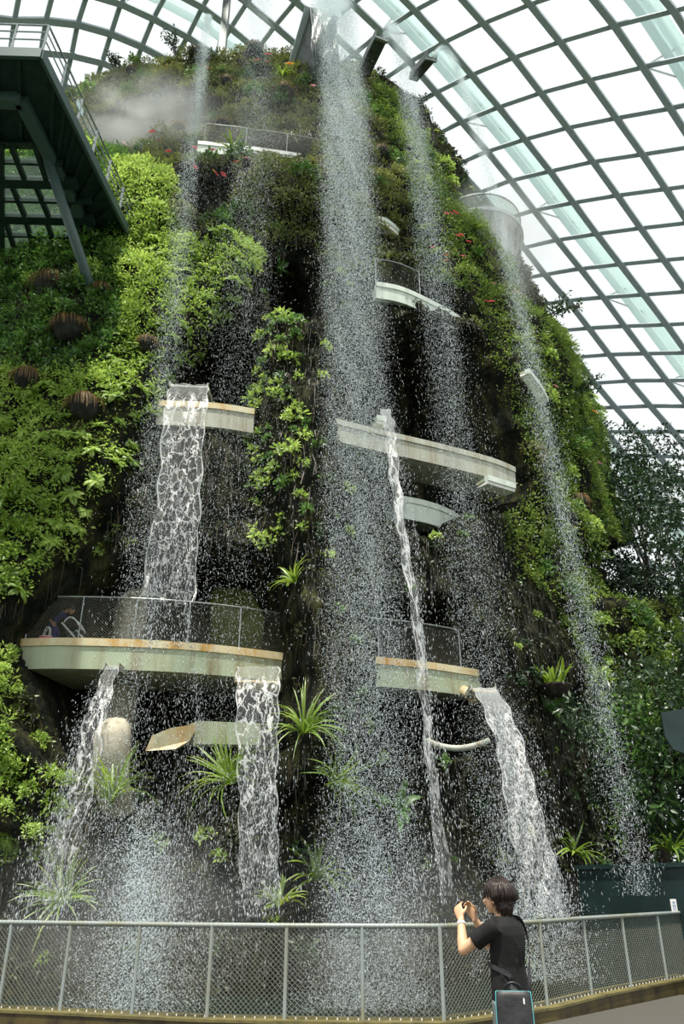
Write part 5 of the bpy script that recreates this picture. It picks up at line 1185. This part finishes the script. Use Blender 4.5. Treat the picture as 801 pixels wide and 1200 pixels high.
# clothes
b = MB(); b.loft([(W_(-.01, 0, .845), la * .178, fa * .128), (W_(-.005, 0, .95), la * .172, fa * .125), (W_(0, 0, 1.06), la * .158, fa * .116), (W_(-.01, 0, 1.18), la * .172, fa * .118), (W_(-.015, 0, 1.27), la * .190, fa * .112), (W_(-.015, 0, 1.325), la * .182, fa * .095), (W_(-.005, 0, 1.362), la * .115, fa * .080), (W_(.0, 0, 1.385), la * .075, fa * .068)], 28)
for S, E in ((LS, LE), (RS_, RE)):
    e = S.lerp(E, .62); b.tube([S - (E - S) * .12, S, S.lerp(E, .3), e], [.058, .067, .066, .068], 18)
for k in range(9):                                      # folds
    a = R_(-2.4, 2.4); z0 = R_(.9, 1.12); q0 = W_(-.118 * math.cos(a * .5), .16 * math.sin(a * .5), z0); b.tube([q0, q0 + Vector((R_(-.03, .03), R_(-.03, .03), .08)), q0 + Vector((R_(-.05, .05), R_(-.02, .02), .17))], [.004, .010, .004], 6)
sh = remeshed(b.build('t_shirt', M['black_cloth'], man, True), .007, 4); sh['label'] = 'plain black short-sleeved T-shirt'
b = MB(); b.loft([(W_(-.005, 0, .96), la * .150, fa * .108), (W_(-.01, 0, .86), la * .168, fa * .122), (W_(0, 0, .76), la * .170, fa * .115)], 24)
for sg in (1, -1): b.tube([W_(0, sg * .085, .84), W_(.01, sg * .092, .66), W_(.0, sg * .097, .48), W_(-.02, sg * .10, .28), W_(-.03, sg * .10, .05)], [.098, .090, .076, .070, .066], 18)
remeshed(b.build('trousers', M['grey_cloth'], man, True), .009, 4)
for sg in (1, -1):
    b = MB().loft([(W_(-.11, sg * .10, .04), la * .032, Vector((0, 0, .035))), (W_(-.05, sg * .10, .055), la * .042, Vector((0, 0, .052))), (W_(.04, sg * .102, .04), la * .045, Vector((0, 0, .04))), (W_(.12, sg * .108, .028), la * .044, Vector((0, 0, .027))), (W_(.155, sg * .108, .024), la * .025, Vector((0, 0, .016)))], 14); b.build('shoe', M['shoe'], man, True)
# hair: a cap and many tapering locks down to the nape
b = MB(); rr = random.Random(9); lk = []
b.ball(T_(-.020, 0, .045), (.100, .082, .090), 22, 14, R_h)
b.ball(T_(-.062, 0, -.030), (.060, .076, .088), 18, 12, R_h); b.ball(T_(-.030, 0, .0), (.070, .082, .075), 18, 12, R_h); b.ball(T_(-.078, 0, .03), (.062, .070, .085), 18, 12, R_h)
cap = b.build('hair', M['hair'], man, True); remeshed(cap, .006, 6); cap['label'] = 'dark brown shaggy hair over ears and nape'
b = MB()
for k in range(760):
    th_, ph_ = rr.uniform(-3.14, 3.14), rr.uniform(.02, 1.25); x_, y_ = math.cos(th_), math.sin(th_)
    front = x_ > .45
    p0 = Vector((-.020 + .108 * math.sin(ph_) * x_, .090 * math.sin(ph_) * y_, .045 + .096 * math.cos(ph_))); q = [p0]; Lk = rr.uniform(.05, .085) if front else rr.uniform(.09, .235)
    dd = Vector((x_, y_ * .9, .25 - ph_ * .55)); 
    n_ = 7; step = Lk / n_; lim = -.125 if not front else .012
    for j in range(n_):
        dd = (dd + Vector((rr.uniform(-.15, .15), rr.uniform(-.15, .15), -.75))).normalized(); nx = q[-1] + dd * step
        e = Vector(((nx.x + .020) / .109, nx.y / .093, (nx.z - .03) / .103))
        if nx.z > -.01 and e.length < 1: nx = Vector((-.020, 0, .03)) + Vector((e.x * .109, e.y * .093, e.z * .103)) / e.length
        if nx.z < -.01:
            h2 = math.hypot((nx.x + .02) / .098, nx.y / .088)
            k9 = .97 + nx.z * 1.5
            if h2 > k9 * 1.02: nx.x = -.02 + (nx.x + .02) / h2 * k9 * 1.02; nx.y = nx.y / h2 * k9 * 1.02
            if h2 < k9 * .85: nx.x = -.02 + (nx.x + .02) / h2 * k9 * .85; nx.y = nx.y / h2 * k9 * .85
            nx.x += .0035; nx.y *= .95
        q.append(nx)
        if nx.z < lim: break
    if q[-1].x > .015 and q[-1].z < -.025: continue
    q = [T_(*v) for v in q]; b.tube(q, [rr.uniform(.006, .010) * (1 - .8 * i / (len(q) - 1)) for i in range(len(q))], 5)
for k in range(260):                                    # nape locks lying on the neck hair
    a = rr.uniform(-1.45, 1.45); z0 = rr.uniform(-.06, .06); q = []
    for j in range(6):
        z_ = z0 - j * .017 * rr.uniform(.7, 1.1); f_ = max(.62, 1.0 + (z_ - .0) * 2.6) if z_ < 0 else 1.0
        q.append(T_(-.035 - .096 * f_ * math.cos(a), .084 * f_ * math.sin(a), z_)); a += rr.uniform(-.05, .05)
    b.tube(q, [.0075 * (1 - .8 * i / 5) for i in range(6)], 5)
lk = b.build('hair_locks', M['hair'], cap, True); tag(lk, kind='stuff')
# glasses, camera, wristband
g_ = empty('tmp', (0, 0, 0), None, None); bpy.data.objects.remove(g_)
gl = MB()
for sg in (-1, 1):
    n_ = 14; pts = [T_(.094, sg * .033 + .023 * math.cos(2 * math.pi * i / n_), .014 + .015 * math.sin(2 * math.pi * i / n_)) for i in range(n_ + 1)]; gl.tube(pts, .0022, 5, False); gl.tube([T_(.092, sg * .056, .020), T_(.05, sg * .080, .022), T_(-.01, sg * .086, .010)], .0024, 5)
gl.tube([T_(.097, -.010, .016), T_(.100, 0, .019), T_(.097, .010, .016)], .0022, 5)
gl.build('glasses_frame', M['black_plastic'], man, True)
ey = MB()
for sg in (-1, 1): ey.ball(T_(.078, sg * .032, .012), .0125, 10, 8)
ey.build('eyes', M['lens'], man, True)
for sg in (-1, 1): MB().tube([T_(.093, sg * .033, .014), T_(.0945, sg * .033, .014)], .021, 12).build('spectacle_lens', M['glass'], man)
wb = LW + (LW - LE).normalized() * -.035
MB().tube([wb - (LW - LE).normalized() * .010, wb + (LW - LE).normalized() * .010], .0315, 16).build('wristband', M['white'], man, True)
cc = base + W_(.345, .028, 1.452); t = empty('compact_camera', cc, 'small black compact camera held up in both hands by the person at the fence', 'camera', rz=yaw)
MB().box((0, 0, 0), (.022, .095, .058)).build('camera_body', M['black_plastic'], t); MB().tube([(.011, 0, 0), (.032, 0, 0)], .020, 16).build('lens_barrel', M['lens'], t, True); MB().box((-.0115, 0, 0), (.002, .06, .042)).build('screen', M['lens'], t); MB().tube([(0, .03, .029), (0, .03, .034)], .006, 8).build('shutter_button', M['steel'], t)
# shoulder bag on the back hip, with its strap
bp_ = base + W_(-.185, .02, .62); fb = Vector((.12, -.99, 0)).normalized(); bag = empty('shoulder_bag', bp_, 'black shoulder bag with turquoise piping hanging at the photographer\'s hip', 'bag', rz=math.atan2(-.12, .99) - .02)
bag.location = (base.x - .015, base.y - .19, .775)
b = MB(); w, h, dp = .125, .150, .05; secs = []
for k in range(9):
    z = -h + 2 * h * k / 8; f_ = 1 - .10 * abs(k / 4 - 1) ** 3; secs.append(((0, 0, z), (w * (1.02 - .08 * k / 8) * f_, 0, 0), (0, dp * f_ * (1.15 - .25 * k / 8), 0)))
b.loft(secs, 28)
for i, v in enumerate(b.v):
    x, y, z = v; k = max(abs(x) / w, 1e-3); b.v[i] = (w * math.copysign(min(1, (abs(x) / w) ** .55), x), dp * math.copysign((abs(y) / dp) ** .7, y) if y else 0, z)
b.build('bag_body', M['bag_cloth'], bag, True)
for sg in (-1, 1): MB().tube(catmull([(sg * w * .96, -dp * .55, h * .98), (sg * w * 1.0, -dp * .75, h * .3), (sg * w * 1.0, -dp * .8, -h * .95)], 6), .0030, 6).build('piping', M['teal_trim'], bag, True)
MB().tube(catmull([(-w * .93, -dp * .5, h * .98), (0, -dp * .75, h * 1.0), (w * .93, -dp * .5, h * .98)], 6), .0030, 6).build('piping', M['teal_trim'], bag, True)
MB().tube(catmull([(-.05, -.02, h), (-.045, -.03, h + .035), (0, -.03, h + .05), (.045, -.03, h + .035), (.05, -.02, h)], 5), .009, 8).build('handle', M['black_plastic'], bag, True)
MB().box((w * .55, -dp * 1.10, h * .62), (.010, .004, .035)).build('tag', M['white'], bag)
MB().box((0, -dp * 1.02, -.02), (w * 1.5, .012, .18)).build('front_pocket', M['bag_cloth'], bag)
bl = bag.location
st = catmull([Vector((bl.x + w * .98, bl.y, bl.z + h * .9)) - base, Vector((bl.x + w * 1.05, bl.y + .02, 1.02)) - base, W_(-.125, -.12, 1.20), W_(-.075, -.13, 1.355), W_(.04, -.11, 1.36), W_(.115, -.0, 1.2), W_(.105, .11, 1.09), W_(.02, .172, 1.06), W_(-.085, .145, 1.01), Vector((bl.x - w * .1, bl.y + .04, bl.z + h + .035)) - base, Vector((bl.x + w * .2, bl.y, bl.z + h * .95)) - base], 6)
m_ = MB()
for a, c in zip(st[:-1], st[1:]):
    mid = (a + c) / 2; o_ = Vector((mid.x, mid.y, 0)).normalized(); m_.bar(a, c + (c - a) * .15, .030, .004, o_)
s_ = m_.build('strap', M['bag_cloth'], None); s_.matrix_world = Matrix.Translation(base); s_.parent = bag; s_.matrix_parent_inverse = (Matrix.Translation(bag.location) @ bag.rotation_euler.to_matrix().to_4x4()).inverted()

# person leaning over a pushchair on the lower deck, with a pink bag
pb = P(62, 749, 19.95); fl_ = 7.22; base2 = Vector((pb.x, 19.95, fl_)); man2 = empty('person', base2, 'person in a navy top bending forward on the lower deck behind its railing', 'person')
b = MB(); T2, R2 = head(b, (.36, 0, 1.02), 0.1, -.5, 0, 1.0)
b.tube([(.17, 0, .98), (.26, 0, 1.0), (.34, 0, 1.02)], [.06, .05, .055], 14)
b.loft([((-.10, 0, .62), (0, .15, 0), (.10, 0, .05)), ((-.04, 0, .76), (0, .13, 0), (.09, 0, -.04)), ((.08, 0, .90), (0, .17, 0), (.08, 0, -.06)), ((.17, 0, .98), (0, .12, 0), (.06, 0, -.05))], 16)
for sg, e, w2 in ((-1, (-.16, -.26, .78), (.02, -.30, .58)), (1, (.28, .2, .74), (.50, .10, .66))):
    S = Vector((.12, sg * .17, .94)); e = Vector(e); w2 = Vector(w2); b.tube([S, e], [.05, .04], 10); b.ball(e, .04, 10, 8); b.tube([e, w2], [.038, .026], 10); hand(b, w2, (w2 - e), (0, -sg, .2), (.5, .6, .6, .7), sg)
for sg in (-1, 1): b.tube([(-.10, sg * .09, .64), (.06, sg * .1, .40), (-.05, sg * .1, .06)], [.09, .06, .04], 12)
remeshed(b.build('body', M['skin2'], man2, True), .010, 2)
b = MB(); b.loft([((-.12, 0, .58), (0, .17, 0), (.13, 0, .05)), ((-.05, 0, .76), (0, .15, 0), (.11, 0, -.04)), ((.07, 0, .90), (0, .19, 0), (.10, 0, -.06)), ((.17, 0, .985), (0, .11, 0), (.075, 0, -.06))], 18)
for sg, e in ((-1, (-.16, -.26, .78)), (1, (.28, .2, .74))): S = Vector((.12, sg * .17, .94)); b.tube([S, S.lerp(Vector(e), .5)], [.064, .062], 12)
remeshed(b.build('t_shirt', M['navy_cloth'], man2, True), .012, 3)
b = MB(); b.loft([((-.12, 0, .66), (0, .16, 0), (.12, 0, .05)), ((-.10, 0, .54), (0, .17, 0), (.12, 0, .0))], 14)
for sg in (-1, 1): b.tube([(-.10, sg * .09, .64), (.06, sg * .1, .40), (-.05, sg * .1, .03)], [.10, .078, .06], 12)
remeshed(b.build('trousers', M['navy_cloth'], man2, True), .012, 3)
b = MB(); b.ball(T2(-.022, 0, .048), (.108, .09, .095), 16, 10, R2); b.ball(T2(-.11, 0, .02), .045, 12, 8); b.build('hair', M['hair'], man2, True)
t = empty('pushchair', Vector((P(86, 749, 20.0).x, 20.0, fl_)), 'pushchair with white-edged hood and pale frame behind the lower deck railing', 'pushchair')
for y in (-.22, .22):
    MB().tube([(-.30, y, .62), (.22, y, .10)], .022, 8).build('frame_tube', M['white'], t); MB().tube([(.12, y, .42), (.42, y, .08)], .020, 8).build('frame_tube', M['white'], t)
    for x in (-.22, .34):
        MB().tube([(x, y - .02, .09), (x, y + .02, .09)], .09, 16).build('wheel', M['black_plastic'], t)
    MB().tube([(-.22, y, .09), (.12, y, .42)], .014, 6).build('frame_tube', M['steel'], t)
hd = [(-.24, .62), (-.18, .72), (-.08, .76), (.04, .70), (.14, .58), (.22, .44)]
MB().sweep([(x, 0, z) for x, z in hd], [(-.20, -.02), (.20, -.02), (.20, .0), (-.20, .0)]).build('hood', M['straw'] if False else M['grey_cloth'], t)
for y in (-.21, .21, -.07): MB().tube(catmull([(x, y, z + .01) for x, z in hd], 3), .022, 6).build('hood_edge', M['white'], t, True)
MB().bar((-.15, 0, .34), (.2, 0, .30), .36, .06).build('seat', M['bag_cloth'], t); MB().bar((-.15, 0, .34), (-.24, 0, .66), .36, .05, (1, 0, 0)).build('backrest', M['bag_cloth'], t)
t = empty('pink_bag', Vector((P(53, 749, 19.62).x, 19.62, fl_)), 'pink handbag with white handles standing on the lower deck', 'bag')
MB().loft([((0, 0, 0), (.16, 0, 0), (0, .07, 0)), ((0, 0, .02), (.185, 0, 0), (0, .09, 0)), ((0, 0, .14), (.185, 0, 0), (0, .09, 0)), ((0, 0, .19), (.165, 0, 0), (0, .07, 0))], 20).build('bag_body', M['pink_bag'], t, True)
MB().tube([(0, 0, .185), (0, 0, .205)], .165, 20).build('rim', M['white'], t); t.children[-1].scale = (1, .45, 1)
for y in (-.05, .05): MB().tube(catmull([(-.07, y, .19), (-.01, y, .40), (.05, y, .44), (.09, y, .36), (.10, y, .19)], 5), .012, 6).build('handle', M['white'], t, True)
